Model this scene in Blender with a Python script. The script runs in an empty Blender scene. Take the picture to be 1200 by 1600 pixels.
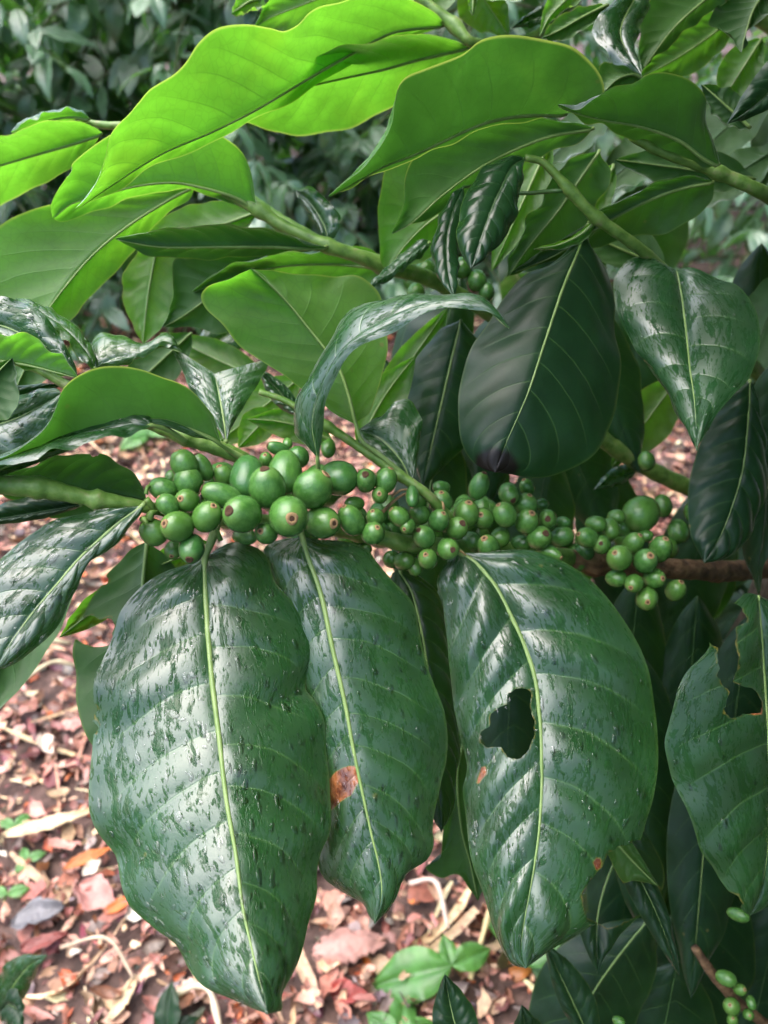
import bpy, bmesh, math, random
import numpy as np
from mathutils import Vector, Matrix

random.seed(7)
rng = np.random.default_rng(11)
R = math.radians
scene = bpy.context.scene
col = scene.collection

# ------------------------------------------------------------------ camera
CAM_H, PITCH, FPX = 1.05, 35.0, 1244.0
cam_data = bpy.data.cameras.new('camera')
cam = bpy.data.objects.new('camera', cam_data)
col.objects.link(cam)
cam.location = (0, 0, CAM_H)
cam.rotation_euler = (R(90 - PITCH), 0, 0)
cam_data.sensor_fit = 'VERTICAL'
cam_data.sensor_height = 36.0
cam_data.sensor_width = 27.0
cam_data.lens = FPX / 1600 * 36.0
cam_data.clip_start = 0.02
cam_data.clip_end = 300
cam_data.dof.use_dof = True
cam_data.dof.focus_distance = 0.325
cam_data.dof.aperture_fstop = 12.0
scene.camera = cam

# ------------------------------------------------------------------ sky, sun, exposure
SUN_EL, SUN_AZ = 71.0, 266.0        # azimuth measured clockwise from +Y (away from the camera)
w = bpy.data.worlds.new('World')
scene.world = w
w.use_nodes = True
nt = w.node_tree
sky = nt.nodes.new('ShaderNodeTexSky')
sky.sky_type = 'NISHITA'
sky.sun_disc = False
sky.sun_elevation = R(SUN_EL)
sky.sun_rotation = R(SUN_AZ)
sky.air_density = 1.0
sky.dust_density = 2.5
sky.ozone_density = 1.0
bg = nt.nodes['Background']
bg.inputs['Strength'].default_value = 0.10
nt.links.new(sky.outputs['Color'], bg.inputs['Color'])

sun_d = bpy.data.lights.new('sun', 'SUN')
sun_d.energy = 1.5
sun_d.angle = R(75)
sun_d.color = (1.0, 0.985, 0.96)
sun = bpy.data.objects.new('sun', sun_d)
col.objects.link(sun)
sdir = Vector((math.sin(R(SUN_AZ)) * math.cos(R(SUN_EL)), math.cos(R(SUN_AZ)) * math.cos(R(SUN_EL)), math.sin(R(SUN_EL))))
sun.rotation_euler = sdir.to_track_quat('Z', 'Y').to_euler()
sun.location = sdir * 5

scene.view_settings.view_transform = 'Standard'
scene.view_settings.look = 'None'
scene.view_settings.gamma = 1.0
scene.view_settings.use_curve_mapping = False
scene.view_settings.exposure = 2.25

scene.render.engine = 'CYCLES'
cy = scene.cycles
cy.use_denoising = True
cy.use_adaptive_sampling = True
cy.adaptive_threshold = 0.05
cy.max_bounces = 6
cy.diffuse_bounces = 4
cy.transmission_bounces = 5
cy.glossy_bounces = 3
cy.transparent_max_bounces = 6
cy.sample_clamp_indirect = 6.0
cy.caustics_reflective = False
cy.caustics_refractive = False

# ------------------------------------------------------------------ camera-to-place helpers
RM = cam.rotation_euler.to_matrix()
RX, RY, RZ = [np.array(RM @ Vector(v)) for v in ((1, 0, 0), (0, 1, 0), (0, 0, 1))]
CP = np.array((0, 0, CAM_H))


def P(x, y, d):
    """photo pixel + depth along the view axis -> point in the place"""
    x = np.asarray(x, float); y = np.asarray(y, float); d = np.asarray(d, float)
    a = (x - 600) / FPX * d
    b = -(y - 800) / FPX * d
    return CP + a[..., None] * RX + b[..., None] * RY - d[..., None] * RZ


def G(x, y, z=0.0):
    """photo pixel -> point on the ground at height z"""
    v = (x - 600) / FPX * RX - (y - 800) / FPX * RY - RZ
    k = (z - CAM_H) / v[2]
    return CP + v * k


def smooth(pts, n, dense=24):
    """Catmull-Rom through pts (m x k), resampled to n points evenly along its length (first 2 axes if pixels)"""
    p = np.asarray(pts, float)
    if len(p) == 2:
        return p[0] + (p[1] - p[0]) * np.linspace(0, 1, n)[:, None]
    a = np.vstack([2 * p[0] - p[1], p, 2 * p[-1] - p[-2]])
    out = []
    u = np.linspace(0, 1, dense, endpoint=False)[:, None]
    for i in range(1, len(a) - 2):
        p0, p1, p2, p3 = a[i - 1], a[i], a[i + 1], a[i + 2]
        l = np.linalg.norm(p2 - p1)
        m1 = (p2 - p0) * .5
        m2 = (p3 - p1) * .5
        for m in (m1, m2):
            k = np.linalg.norm(m)
            if k > 1.2 * l:
                m *= 1.2 * l / k
        h = 2 * u ** 3 - 3 * u ** 2 + 1, u ** 3 - 2 * u ** 2 + u, -2 * u ** 3 + 3 * u ** 2, u ** 3 - u ** 2
        out.append(h[0] * p1 + h[1] * m1 + h[2] * p2 + h[3] * m2)
    out = np.vstack(out + [p[-1:]])
    s = np.concatenate([[0], np.cumsum(np.linalg.norm(np.diff(out, axis=0), axis=1))])
    t = np.linspace(0, s[-1], n)
    return np.stack([np.interp(t, s, out[:, k]) for k in range(out.shape[1])], 1)


# ------------------------------------------------------------------ object helpers
def mesh_obj(name, verts, faces, mat, parent=None, loc=None, attrs=None, smooth_shade=True):
    me = bpy.data.meshes.new(name)
    v = np.asarray(verts, float)
    if loc is not None:
        v = v - np.asarray(loc)
    me.from_pydata(v.tolist(), [], faces if isinstance(faces, list) else faces.tolist())
    if smooth_shade:
        me.polygons.foreach_set('use_smooth', [True] * len(me.polygons))
    for k, a in (attrs or {}).items():
        a = np.asarray(a, float)
        if a.ndim == 2:
            at = me.attributes.new(k, 'FLOAT_COLOR', 'POINT')
            at.data.foreach_set('color', np.ascontiguousarray(a).ravel())
        else:
            at = me.attributes.new(k, 'FLOAT', 'POINT')
            at.data.foreach_set('value', a)
    me.update()
    o = bpy.data.objects.new(name, me)
    col.objects.link(o)
    for m in (mat if isinstance(mat, (list, tuple)) else [mat]):
        me.materials.append(m)
    if loc is not None:
        o.location = loc
    if parent is not None:
        o.parent = parent
        base = np.array(WORLD[parent.name])
        o.location = Vector(np.asarray(o.location) - base)
        WORLD[o.name] = tuple(base + np.array(o.location))
    else:
        WORLD[o.name] = tuple(o.location)
    return o


WORLD = {}


def thing(name, label, cat, loc, group=None):
    o = bpy.data.objects.new(name, None)
    col.objects.link(o)
    o.empty_display_size = 0.05
    o.location = loc
    WORLD[o.name] = tuple(loc)
    tag(o, label, cat, group)
    return o


def tag(o, label=None, cat=None, group=None, kind=None):
    if label: o['label'] = label
    if cat: o['category'] = cat
    if group: o['group'] = group
    if kind: o['kind'] = kind
    return o


def frame_along(c):
    t = np.gradient(c, axis=0)
    t /= np.linalg.norm(t, axis=1)[:, None] + 1e-12
    up = np.array([0.13, 0.29, 0.95])
    a = np.cross(t, up); a /= np.linalg.norm(a, axis=1)[:, None] + 1e-12
    b = np.cross(t, a)
    return t, a, b


def tube(c, r, seg=8, cap=True, knob=None):
    c = np.asarray(c, float); r = np.broadcast_to(np.asarray(r, float), (len(c),))
    t, a, b = frame_along(c)
    th = np.linspace(0, 2 * math.pi, seg, endpoint=False)
    v = c[:, None, :] + r[:, None, None] * (np.cos(th)[None, :, None] * a[:, None, :] + np.sin(th)[None, :, None] * b[:, None, :])
    v = v.reshape(-1, 3)
    f = []
    for i in range(len(c) - 1):
        for j in range(seg):
            k = (j + 1) % seg
            f.append((i * seg + j, i * seg + k, (i + 1) * seg + k, (i + 1) * seg + j))
    if cap:
        n = len(v)
        v = np.vstack([v, c[:1], c[-1:]])
        for j in range(seg):
            k = (j + 1) % seg
            f.append((n, k, j))
            f.append((n + 1, (len(c) - 1) * seg + j, (len(c) - 1) * seg + k))
    return v, f


# ------------------------------------------------------------------ materials
class NT:
    def __init__(self, name):
        self.m = bpy.data.materials.new(name)
        self.m.use_nodes = True
        self.t = self.m.node_tree
        self.t.nodes.clear()
        self.out = self.n('ShaderNodeOutputMaterial')

    def n(self, typ, **kw):
        nd = self.t.nodes.new(typ)
        for k, v in kw.items():
            setattr(nd, k, v)
        return nd

    def l(self, a, b):
        self.t.links.new(a, b)

    def put(self, sock, v):
        if hasattr(v, 'is_output') or isinstance(v, bpy.types.NodeSocket):
            self.l(v, sock)
        else:
            sock.default_value = v

    def math(self, op, a, b=0.0, c=0.0, clamp=False):
        nd = self.n('ShaderNodeMath', operation=op, use_clamp=clamp)
        for s, v in zip(nd.inputs, (a, b, c)):
            self.put(s, v)
        return nd.outputs[0]

    def mix(self, f, a, b, blend='MIX'):
        nd = self.n('ShaderNodeMix', data_type='RGBA', blend_type=blend)
        self.put(nd.inputs[0], f)
        for s, v in ((nd.inputs[6], a), (nd.inputs[7], b)):
            self.put(s, (*v, 1) if isinstance(v, tuple) and len(v) == 3 else v)
        return nd.outputs[2]

    def mixf(self, f, a, b):
        nd = self.n('ShaderNodeMix', data_type='FLOAT')
        self.put(nd.inputs[0], f); self.put(nd.inputs[2], a); self.put(nd.inputs[3], b)
        return nd.outputs[0]

    def step(self, x, a, b):
        nd = self.n('ShaderNodeMapRange', interpolation_type='SMOOTHSTEP')
        self.put(nd.inputs[0], x); nd.inputs[1].default_value = a; nd.inputs[2].default_value = b
        return nd.outputs[0]

    def attr(self, name, colr=False):
        nd = self.n('ShaderNodeAttribute', attribute_name=name)
        return nd.outputs['Color'] if colr else nd.outputs['Fac']

    def noise(self, vec, scale, detail=2.0, rough=.5, dist=0.0):
        nd = self.n('ShaderNodeTexNoise')
        if vec is not None: self.l(vec, nd.inputs['Vector'])
        nd.inputs['Scale'].default_value = scale
        nd.inputs['Detail'].default_value = detail
        nd.inputs['Roughness'].default_value = rough
        nd.inputs['Distortion'].default_value = dist
        return nd.outputs['Fac']

    def mapping(self, vec, scale=(1, 1, 1), loc=(0, 0, 0), rot=(0, 0, 0)):
        nd = self.n('ShaderNodeMapping')
        self.l(vec, nd.inputs[0])
        nd.inputs['Scale'].default_value = scale
        nd.inputs['Location'].default_value = loc
        nd.inputs['Rotation'].default_value = rot
        return nd.outputs[0]


def leaf_material(name, top, under, trans, wet=0.0, rough_top=.36, rough_under=.55, ior=1.5, tfac=.45, vein=(.10, .22, .05), spots=.4, veinfade=.32, rim=.5):
    k = NT(name)
    tc = k.n('ShaderNodeTexCoord').outputs['Object']
    geo = k.n('ShaderNodeNewGeometry')
    back = geo.outputs['Backfacing']            # which side of the blade: upper (glossy, dark) or lower (matt, pale)
    oi = k.n('ShaderNodeObjectInfo').outputs['Random']
    s = k.math('ABSOLUTE', k.attr('leaf_s'))
    ph = k.attr('leaf_v')
    burn = k.math('ADD', k.attr('leaf_burn'), k.math('MULTIPLY', k.math('SUBTRACT', k.noise(tc, 230, 3, .6), .5), k.math('MULTIPLY', k.step(k.attr('leaf_burn'), .0, .25), .4)))
    # lateral veins
    fr = k.math('PINGPONG', k.math('ADD', ph, k.math('MULTIPLY', k.math('SUBTRACT', k.noise(tc, 60), .5), .12)), .5)
    vw = k.step(fr, .045, .0)
    vw = k.math('MULTIPLY', vw, k.step(s, 1.0, .55))
    fine = k.noise(k.mapping(tc, (1, 1, 1)), 420, 2, .6)
    big = k.noise(tc, 38, 3, .55)
    margin = k.step(s, .955, .995)
    # colours
    ct = k.mix(k.step(big, .3, .75), tuple(c * .72 for c in top), tuple(c * 1.35 for c in top))
    ct = k.mix(k.math('MULTIPLY', oi, .45), ct, tuple(c * 1.5 + .004 for c in top))
    ct = k.mix(k.math('MULTIPLY', vw, veinfade), ct, vein)
    cu = k.mix(k.step(big, .3, .75), tuple(c * .8 for c in under), tuple(c * 1.25 for c in under))
    cu = k.mix(k.math('MULTIPLY', vw, .35), cu, tuple(c * 1.9 for c in under))
    cb = k.mix(back, ct, cu)
    # specks and scars of the blade
    vor = k.n('ShaderNodeTexVoronoi', feature='F1'); k.l(tc, vor.inputs['Vector']); vor.inputs['Scale'].default_value = 85
    sp = k.math('MULTIPLY', k.step(vor.outputs['Distance'], .13, .06), k.step(k.noise(tc, 30, 1), .56, .66))
    sp = k.math('MULTIPLY', sp, spots)
    cb = k.mix(sp, cb, (.30, .27, .08))
    cb = k.mix(k.math('MULTIPLY', margin, rim * .6), cb, (.16, .28, .05))
    bn = k.noise(tc, 140, 4, .65)
    bcol = k.mix(k.step(bn, .35, .65), (.10, .022, .008), (.40, .14, .05))
    halo = k.step(burn, .25, .5)
    cb = k.mix(k.math('MULTIPLY', halo, .75), cb, (.20, .16, .03))
    cb = k.mix(k.step(burn, .47, .54), cb, bcol)
    dead = k.attr('leaf_black')
    cb = k.mix(dead, cb, (.012, .008, .007))
    trv = k.mix(k.step(big, .3, .8), tuple(c * .82 for c in trans), tuple(min(1, c * 1.15) for c in trans))
    net = k.n('ShaderNodeTexVoronoi', feature='DISTANCE_TO_EDGE'); k.l(tc, net.inputs['Vector']); net.inputs['Scale'].default_value = 190
    trv = k.mix(k.math('MULTIPLY', k.step(net.outputs['Distance'], .10, .0), .22), trv, tuple(c * .45 for c in trans))
    mot = k.noise(tc, 16, 4, .6, .3)
    trv = k.mix(k.math('MULTIPLY', k.step(mot, .45, .7), .45), trv, (trans[0] * 1.75, trans[1] * 1.15, trans[2]))
    trv = k.mix(k.math('MULTIPLY', k.step(mot, .5, .25), .4), trv, tuple(c * .6 for c in trans))
    trv = k.mix(k.math('MULTIPLY', sp, 1.0), trv, (.05, .06, .01))
    ctr = k.mix(k.math('MULTIPLY', vw, .55), trv, tuple(c * .5 for c in trans))
    ctr = k.mix(k.step(s, .05, .0), ctr, tuple(c * .45 for c in trans))
    ctr = k.mix(k.math('MULTIPLY', margin, rim), ctr, (.75, .85, .15))
    ctr = k.mix(k.step(burn, .3, .6), ctr, (.20, .07, .02))
    ctr = k.mix(dead, ctr, (.01, .005, .004))
    # relief
    cells = k.n('ShaderNodeTexVoronoi', feature='DISTANCE_TO_EDGE'); k.l(tc, cells.inputs['Vector']); cells.inputs['Scale'].default_value = 260
    h = k.math('ADD', k.math('MULTIPLY', fine, .25), k.math('MULTIPLY', k.step(cells.outputs['Distance'], 0, .12), .05))
    h = k.math('SUBTRACT', h, k.math('MULTIPLY', vw, .5))
    rough = k.mixf(back, rough_top, rough_under)
    rough = k.math('ADD', rough, k.math('MULTIPLY', k.math('SUBTRACT', big, .5), .12))
    iorv = k.mixf(back, ior, 1 / 1.30)      # the Fresnel node inverts the index on the lower side
    if wet > 0:
        # film of rain water: runs with ragged ends, longer downhill
        vec = k.n('ShaderNodeCombineXYZ')
        k.l(k.attr('film_u'), vec.inputs[0]); k.l(k.attr('film_v'), vec.inputs[1]); k.l(k.math('MULTIPLY', oi, 9), vec.inputs[2])
        n1 = k.noise(k.mapping(vec.outputs[0], (9, 4.2, 1)), 1.5, 5, .68, .35)
        n2 = k.noise(k.mapping(vec.outputs[0], (26, 13, 1)), 1.5, 3, .6, .3)
        film = k.math('MAXIMUM', k.step(n1, .51, .585), k.step(n2, .57, .625))
        film = k.math('MULTIPLY', film, k.math('SUBTRACT', 1.0, back))
        film = k.math('MULTIPLY', film, wet)
        rough = k.mixf(film, rough, .10)
        iorv = k.mixf(film, iorv, k.mixf(back, 1.31, 1 / 1.3))
        body = k.math('ADD', k.step(n1, .54, .66), k.step(n2, .59, .70))
        h = k.math('ADD', k.math('MULTIPLY', h, k.math('SUBTRACT', 1.0, film)), k.math('MULTIPLY', k.math('MULTIPLY', body, film), .8))
    bump = k.n('ShaderNodeBump'); bump.inputs['Strength'].default_value = .5; bump.inputs['Distance'].default_value = .0004
    k.l(h, bump.inputs['Height'])
    dif = k.n('ShaderNodeBsdfDiffuse'); k.l(cb, dif.inputs[0]); k.l(bump.outputs[0], dif.inputs['Normal'])
    tr = k.n('ShaderNodeBsdfTranslucent'); k.l(ctr, tr.inputs[0])
    mx = k.n('ShaderNodeMixShader'); mx.inputs[0].default_value = tfac
    k.l(dif.outputs[0], mx.inputs[1]); k.l(tr.outputs[0], mx.inputs[2])
    fres = k.n('ShaderNodeFresnel'); k.put(fres.inputs['IOR'], iorv); k.l(bump.outputs[0], fres.inputs['Normal'])
    gl = k.n('ShaderNodeBsdfGlossy'); k.l(bump.outputs[0], gl.inputs['Normal']); k.put(gl.inputs['Roughness'], rough)
    gl.inputs['Color'].default_value = (1, 1, 1, 1)
    mx2 = k.n('ShaderNodeMixShader'); k.l(fres.outputs[0], mx2.inputs[0])
    k.l(mx.outputs[0], mx2.inputs[1]); k.l(gl.outputs[0], mx2.inputs[2])
    k.l(mx2.outputs[0], k.out.inputs[0])
    return k.m


TRANS = (.20, .62, .012)
M = {}
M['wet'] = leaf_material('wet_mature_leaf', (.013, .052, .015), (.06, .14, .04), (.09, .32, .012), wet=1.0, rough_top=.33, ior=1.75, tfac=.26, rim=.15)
M['dry'] = leaf_material('mature_leaf', (.008, .032, .012), (.045, .11, .030), (.05, .19, .010), wet=.0, rough_top=.38, ior=1.33, tfac=.36, rim=.2)  # blade colour darkened to deepen the shade inside the shrub
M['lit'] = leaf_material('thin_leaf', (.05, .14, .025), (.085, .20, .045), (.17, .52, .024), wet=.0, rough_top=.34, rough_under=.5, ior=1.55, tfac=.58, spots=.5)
M['shadewet'] = leaf_material('shade_dulled_wet_leaf', (.04, .12, .022), (.085, .20, .045), (.055, .19, .014), wet=1.0, rough_top=.3, rough_under=.5, ior=1.7, tfac=.5, spots=.5)  # transmission cut to stand in for canopy shade on the dull leaves
M['young'] = leaf_material('young_glossy_leaf', (.011, .042, .013), (.04, .10, .03), (.06, .22, .008), rough_top=.27, ior=1.45, tfac=.2, spots=0, veinfade=.1)
M['sprout'] = leaf_material('seedling_leaf', (.095, .26, .055), (.12, .27, .07), (.22, .60, .06), rough_top=.35, ior=1.45, tfac=.45, spots=.1)
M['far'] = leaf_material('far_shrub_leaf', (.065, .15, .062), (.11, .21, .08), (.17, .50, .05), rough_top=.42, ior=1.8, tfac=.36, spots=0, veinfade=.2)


def simple_mat(name, cols, scale=60, rough=.55, bump=.3, bdist=.0005, detail=5, stretch=(1, 1, 1), spec=.4, sss=0):
    k = NT(name)
    tc = k.n('ShaderNodeTexCoord').outputs['Object']
    n = k.noise(k.mapping(tc, stretch), scale, detail, .6)
    ramp = k.n('ShaderNodeValToRGB')
    el = ramp.color_ramp.elements
    while len(el) < len(cols): el.new(.5)
    for i, c in enumerate(cols):
        el[i].position = .28 + .44 * i / max(1, len(cols) - 1)
        el[i].color = (*c, 1)
    k.l(n, ramp.inputs[0])
    b = k.n('ShaderNodeBsdfPrincipled')
    k.l(ramp.outputs[0], b.inputs['Base Color'])
    b.inputs['Roughness'].default_value = rough
    b.inputs['Specular IOR Level'].default_value = spec
    bp = k.n('ShaderNodeBump'); bp.inputs['Strength'].default_value = bump; bp.inputs['Distance'].default_value = bdist
    k.l(n, bp.inputs['Height']); k.l(bp.outputs[0], b.inputs['Normal'])
    k.l(b.outputs[0], k.out.inputs[0])
    return k.m


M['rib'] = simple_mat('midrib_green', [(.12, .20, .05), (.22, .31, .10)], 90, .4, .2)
M['ribdark'] = simple_mat('midrib_shaded_leaf', [(.03, .08, .02), (.06, .13, .03)], 90, .4, .2)  # darker rib colour: painted shade on inner leaves, own tone on young ones
M['stem'] = simple_mat('green_stem', [(.05, .10, .02), (.09, .18, .03), (.14, .24, .05), (.22, .22, .10)], 160, .45, .8, .0008, stretch=(1, 1, 1))
M['bark'] = simple_mat('flaking_bark', [(.035, .022, .014), (.13, .07, .035), (.26, .16, .08)], 90, .8, 1.0, .003, stretch=(1, 2, 2))
M['trunk'] = simple_mat('trunk_bark', [(.03, .024, .018), (.09, .07, .05), (.16, .13, .10)], 60, .85, 1.0, .004, stretch=(2, 2, .6))
M['farstem'] = simple_mat('far_stem', [(.06, .07, .03), (.12, .13, .06)], 30, .7, .3)
M['crown'] = simple_mat('cherry_scar', [(.20, .11, .05), (.46, .30, .14)], 900, .8, .8, .0004)
M['crowndark'] = simple_mat('cherry_scar_pit', [(.05, .022, .012), (.12, .06, .03)], 900, .9, .8, .0004)

k = NT('green_cherry')
tc = k.n('ShaderNodeTexCoord').outputs['Object']
oi = k.n('ShaderNodeObjectInfo').outputs['Random']
zc = k.n('ShaderNodeSeparateXYZ'); k.l(tc, zc.inputs[0])
n0 = k.noise(tc, 2.2, 4, .6)
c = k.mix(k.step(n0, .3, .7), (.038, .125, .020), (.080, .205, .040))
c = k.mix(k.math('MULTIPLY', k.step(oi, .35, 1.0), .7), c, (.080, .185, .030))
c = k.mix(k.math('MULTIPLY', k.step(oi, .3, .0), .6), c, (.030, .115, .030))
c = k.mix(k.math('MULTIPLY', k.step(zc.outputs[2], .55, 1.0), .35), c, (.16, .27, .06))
vor = k.n('ShaderNodeTexVoronoi'); k.l(tc, vor.inputs['Vector']); vor.inputs['Scale'].default_value = 7
c = k.mix(k.math('MULTIPLY', k.step(vor.outputs['Distance'], .12, .04), .5), c, (.22, .30, .12))
bp = k.n('ShaderNodeBump'); bp.inputs['Strength'].default_value = .12; bp.inputs['Distance'].default_value = .02
k.l(k.noise(tc, 14, 3), bp.inputs['Height'])
b = k.n('ShaderNodeBsdfPrincipled'); k.l(c, b.inputs['Base Color'])
b.inputs['Roughness'].default_value = .2
b.inputs['Specular IOR Level'].default_value = .6
k.l(bp.outputs[0], b.inputs['Normal']); k.l(b.outputs[0], k.out.inputs[0])
M['cherry'] = k.m

k = NT('rain_water')
gls = k.n('ShaderNodeBsdfGlass'); gls.inputs['IOR'].default_value = 1.33; gls.inputs['Roughness'].default_value = .02
tp = k.n('ShaderNodeBsdfTransparent'); gs = k.n('ShaderNodeBsdfGlossy'); gs.inputs['Roughness'].default_value = .03
fr = k.n('ShaderNodeFresnel'); fr.inputs['IOR'].default_value = 1.4
mx = k.n('ShaderNodeMixShader'); k.l(fr.outputs[0], mx.inputs[0]); k.l(tp.outputs[0], mx.inputs[1]); k.l(gs.outputs[0], mx.inputs[2])
k.l(mx.outputs[0], k.out.inputs[0])
M['water'] = k.m


def litter_material():
    k = NT('leaf_litter')
    c = k.attr('piece_colour', True)
    tc = k.n('ShaderNodeTexCoord').outputs['Object']
    n = k.noise(tc, 130, 4, .65)
    c2 = k.mix(k.step(n, .3, .7), k.mix(.45, c, (.02, .012, .01)), c)
    b = k.n('ShaderNodeBsdfPrincipled'); k.l(c2, b.inputs['Base Color'])
    b.inputs['Roughness'].default_value = .42
    b.inputs['Specular IOR Level'].default_value = .5
    bp = k.n('ShaderNodeBump'); bp.inputs['Strength'].default_value = .6; bp.inputs['Distance'].default_value = .002
    k.l(n, bp.inputs['Height']); k.l(bp.outputs[0], b.inputs['Normal'])
    k.l(b.outputs[0], k.out.inputs[0])
    return k.m


M['litter'] = litter_material()
M['soil'] = simple_mat('moist_soil', [(.03, .017, .013), (.09, .05, .04), (.17, .10, .08)], 45, .75, 1.0, .01)


def dry_mat(name, c):
    return simple_mat(name, [tuple(v * .55 for v in c), c, tuple(min(1, v * 1.35) for v in c)], 45, .5, .5, .002)


# ------------------------------------------------------------------ leaf builder
def point_in(px, py, poly):
    poly = np.asarray(poly, float)
    x0, y0 = poly[:, 0], poly[:, 1]
    x1, y1 = np.roll(x0, -1), np.roll(y0, -1)
    inside = np.zeros(px.shape, bool)
    for a, b_, c_, d_ in zip(x0, y0, x1, y1):
        if b_ == d_: continue
        cnd = ((b_ > py) != (d_ > py)) & (px < (c_ - a) * (py - b_) / (d_ - b_) + a)
        inside ^= cnd
    return inside


def poly_dist(px, py, poly):
    poly = np.asarray(poly, float)
    best = np.full(px.shape, 1e9); bx = np.zeros(px.shape); by = np.zeros(px.shape)
    for i in range(len(poly)):
        a, b_ = poly[i], poly[(i + 1) % len(poly)]
        ab = b_ - a
        u = np.clip(((px - a[0]) * ab[0] + (py - a[1]) * ab[1]) / (ab @ ab + 1e-9), 0, 1)
        qx, qy = a[0] + u * ab[0], a[1] + u * ab[1]
        d = np.hypot(px - qx, py - qy)
        m = d < best
        best[m] = d[m]; bx[m] = qx[m]; by[m] = qy[m]
    return best, bx, by


def ragged(poly, seed):
    """chewed outline: short uneven steps instead of straight cuts"""
    rr = np.random.default_rng(seed + 31)
    out = []
    for i in range(len(poly)):
        a, b_ = np.array(poly[i], float), np.array(poly[(i + 1) % len(poly)], float)
        m = max(1, int(np.linalg.norm(b_ - a) / 6))
        for q in range(m):
            out.append(a + (b_ - a) * q / m + rr.normal(0, 1.3, 2))
    return np.array(out)


def blade(mid, left, right, nv, nveins=9, quilt=.0012, arch=.002, wave=.001, wavek=4, seed=0, slope=.11, rib_sink=.0006, up=None):
    """3D curves (n x 3 each, base to tip) -> verts, faces, attributes. up: points to the upper side"""
    n = len(mid)
    rs = np.random.default_rng(seed)
    sl = np.linspace(-1, 1, 2 * nv + 1)
    t = np.linspace(0, 1, n)
    a = np.abs(sl)[None, :, None]
    E = np.where((sl < 0)[None, :, None], left[:, None, :], right[:, None, :])
    V = mid[:, None, :] * (1 - a) + E * a
    du = np.gradient(V, axis=0); dv = np.gradient(V, axis=1)
    nrm = np.cross(du, dv)
    nrm /= np.linalg.norm(nrm, axis=2)[..., None] + 1e-12
    flip = False
    if up is not None:
        if np.sum(nrm * up) < 0:
            nrm = -nrm; flip = True
    # even out the normal field so the folds stay smooth
    for _ in range(3):
        q = nrm.copy()
        q[1:-1] += nrm[:-2] + nrm[2:]
        q[:, 1:-1] += nrm[:, :-2] + nrm[:, 2:]
        nrm = q / (np.linalg.norm(q, axis=2)[..., None] + 1e-12)
    S = np.abs(sl)[None, :]
    T = t[:, None]
    ends = np.clip(np.minimum(T / .10, (1 - T) / .12), 0, 1)
    side = np.where(sl < 0, 1, 0)[None, :] * .31
    ph = nveins * (T - slope * S - .07 * S ** 2) + side
    j = np.sin(ph * 2.1 + rs.uniform(0, 6)) * .06
    ph = ph + j
    puff = np.abs(np.sin(math.pi * ph)) ** .85
    cell = np.floor(ph).astype(int) % 24
    amp = rs.uniform(.35, 1.15, (2, 24))
    sm = np.where(sl[None, :] < 0, amp[0][cell], amp[1][cell])
    h = .62 * quilt * sm * puff * np.sin(math.pi * np.clip(S, 0, 1) ** .8) ** .8 * ends
    h += arch * np.sin(math.pi * S) * ends
    h -= rib_sink * np.exp(-(S / .06) ** 2)
    wv = np.sin(2 * math.pi * wavek * T + rs.uniform(0, 6) + (sl[None, :] > 0) * 2.2) + .5 * np.sin(2 * math.pi * wavek * 1.7 * T + rs.uniform(0, 6))
    h += wave * wv * S ** 2.5 * ends
    V = V + nrm * h[..., None]
    m = 2 * nv + 1
    idx = np.arange(n * m).reshape(n, m)
    F = np.stack([idx[:-1, :-1], idx[1:, :-1], idx[1:, 1:], idx[:-1, 1:]], -1).reshape(-1, 4)
    if flip: F = F[:, ::-1]
    ln_ = np.linalg.norm(np.diff(mid, axis=0), axis=1).sum() / .17
    wd_ = max(np.linalg.norm(left - mid, axis=1).max(), np.linalg.norm(right - mid, axis=1).max()) / .042
    attrs = dict(leaf_t=np.repeat(t, m), leaf_s=np.tile(sl, n), leaf_v=ph.ravel(), film_u=np.repeat(t, m) * ln_, film_v=np.tile(sl, n) * wd_)
    return V, F, attrs, nrm


LEAF_OBJS = {}


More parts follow.
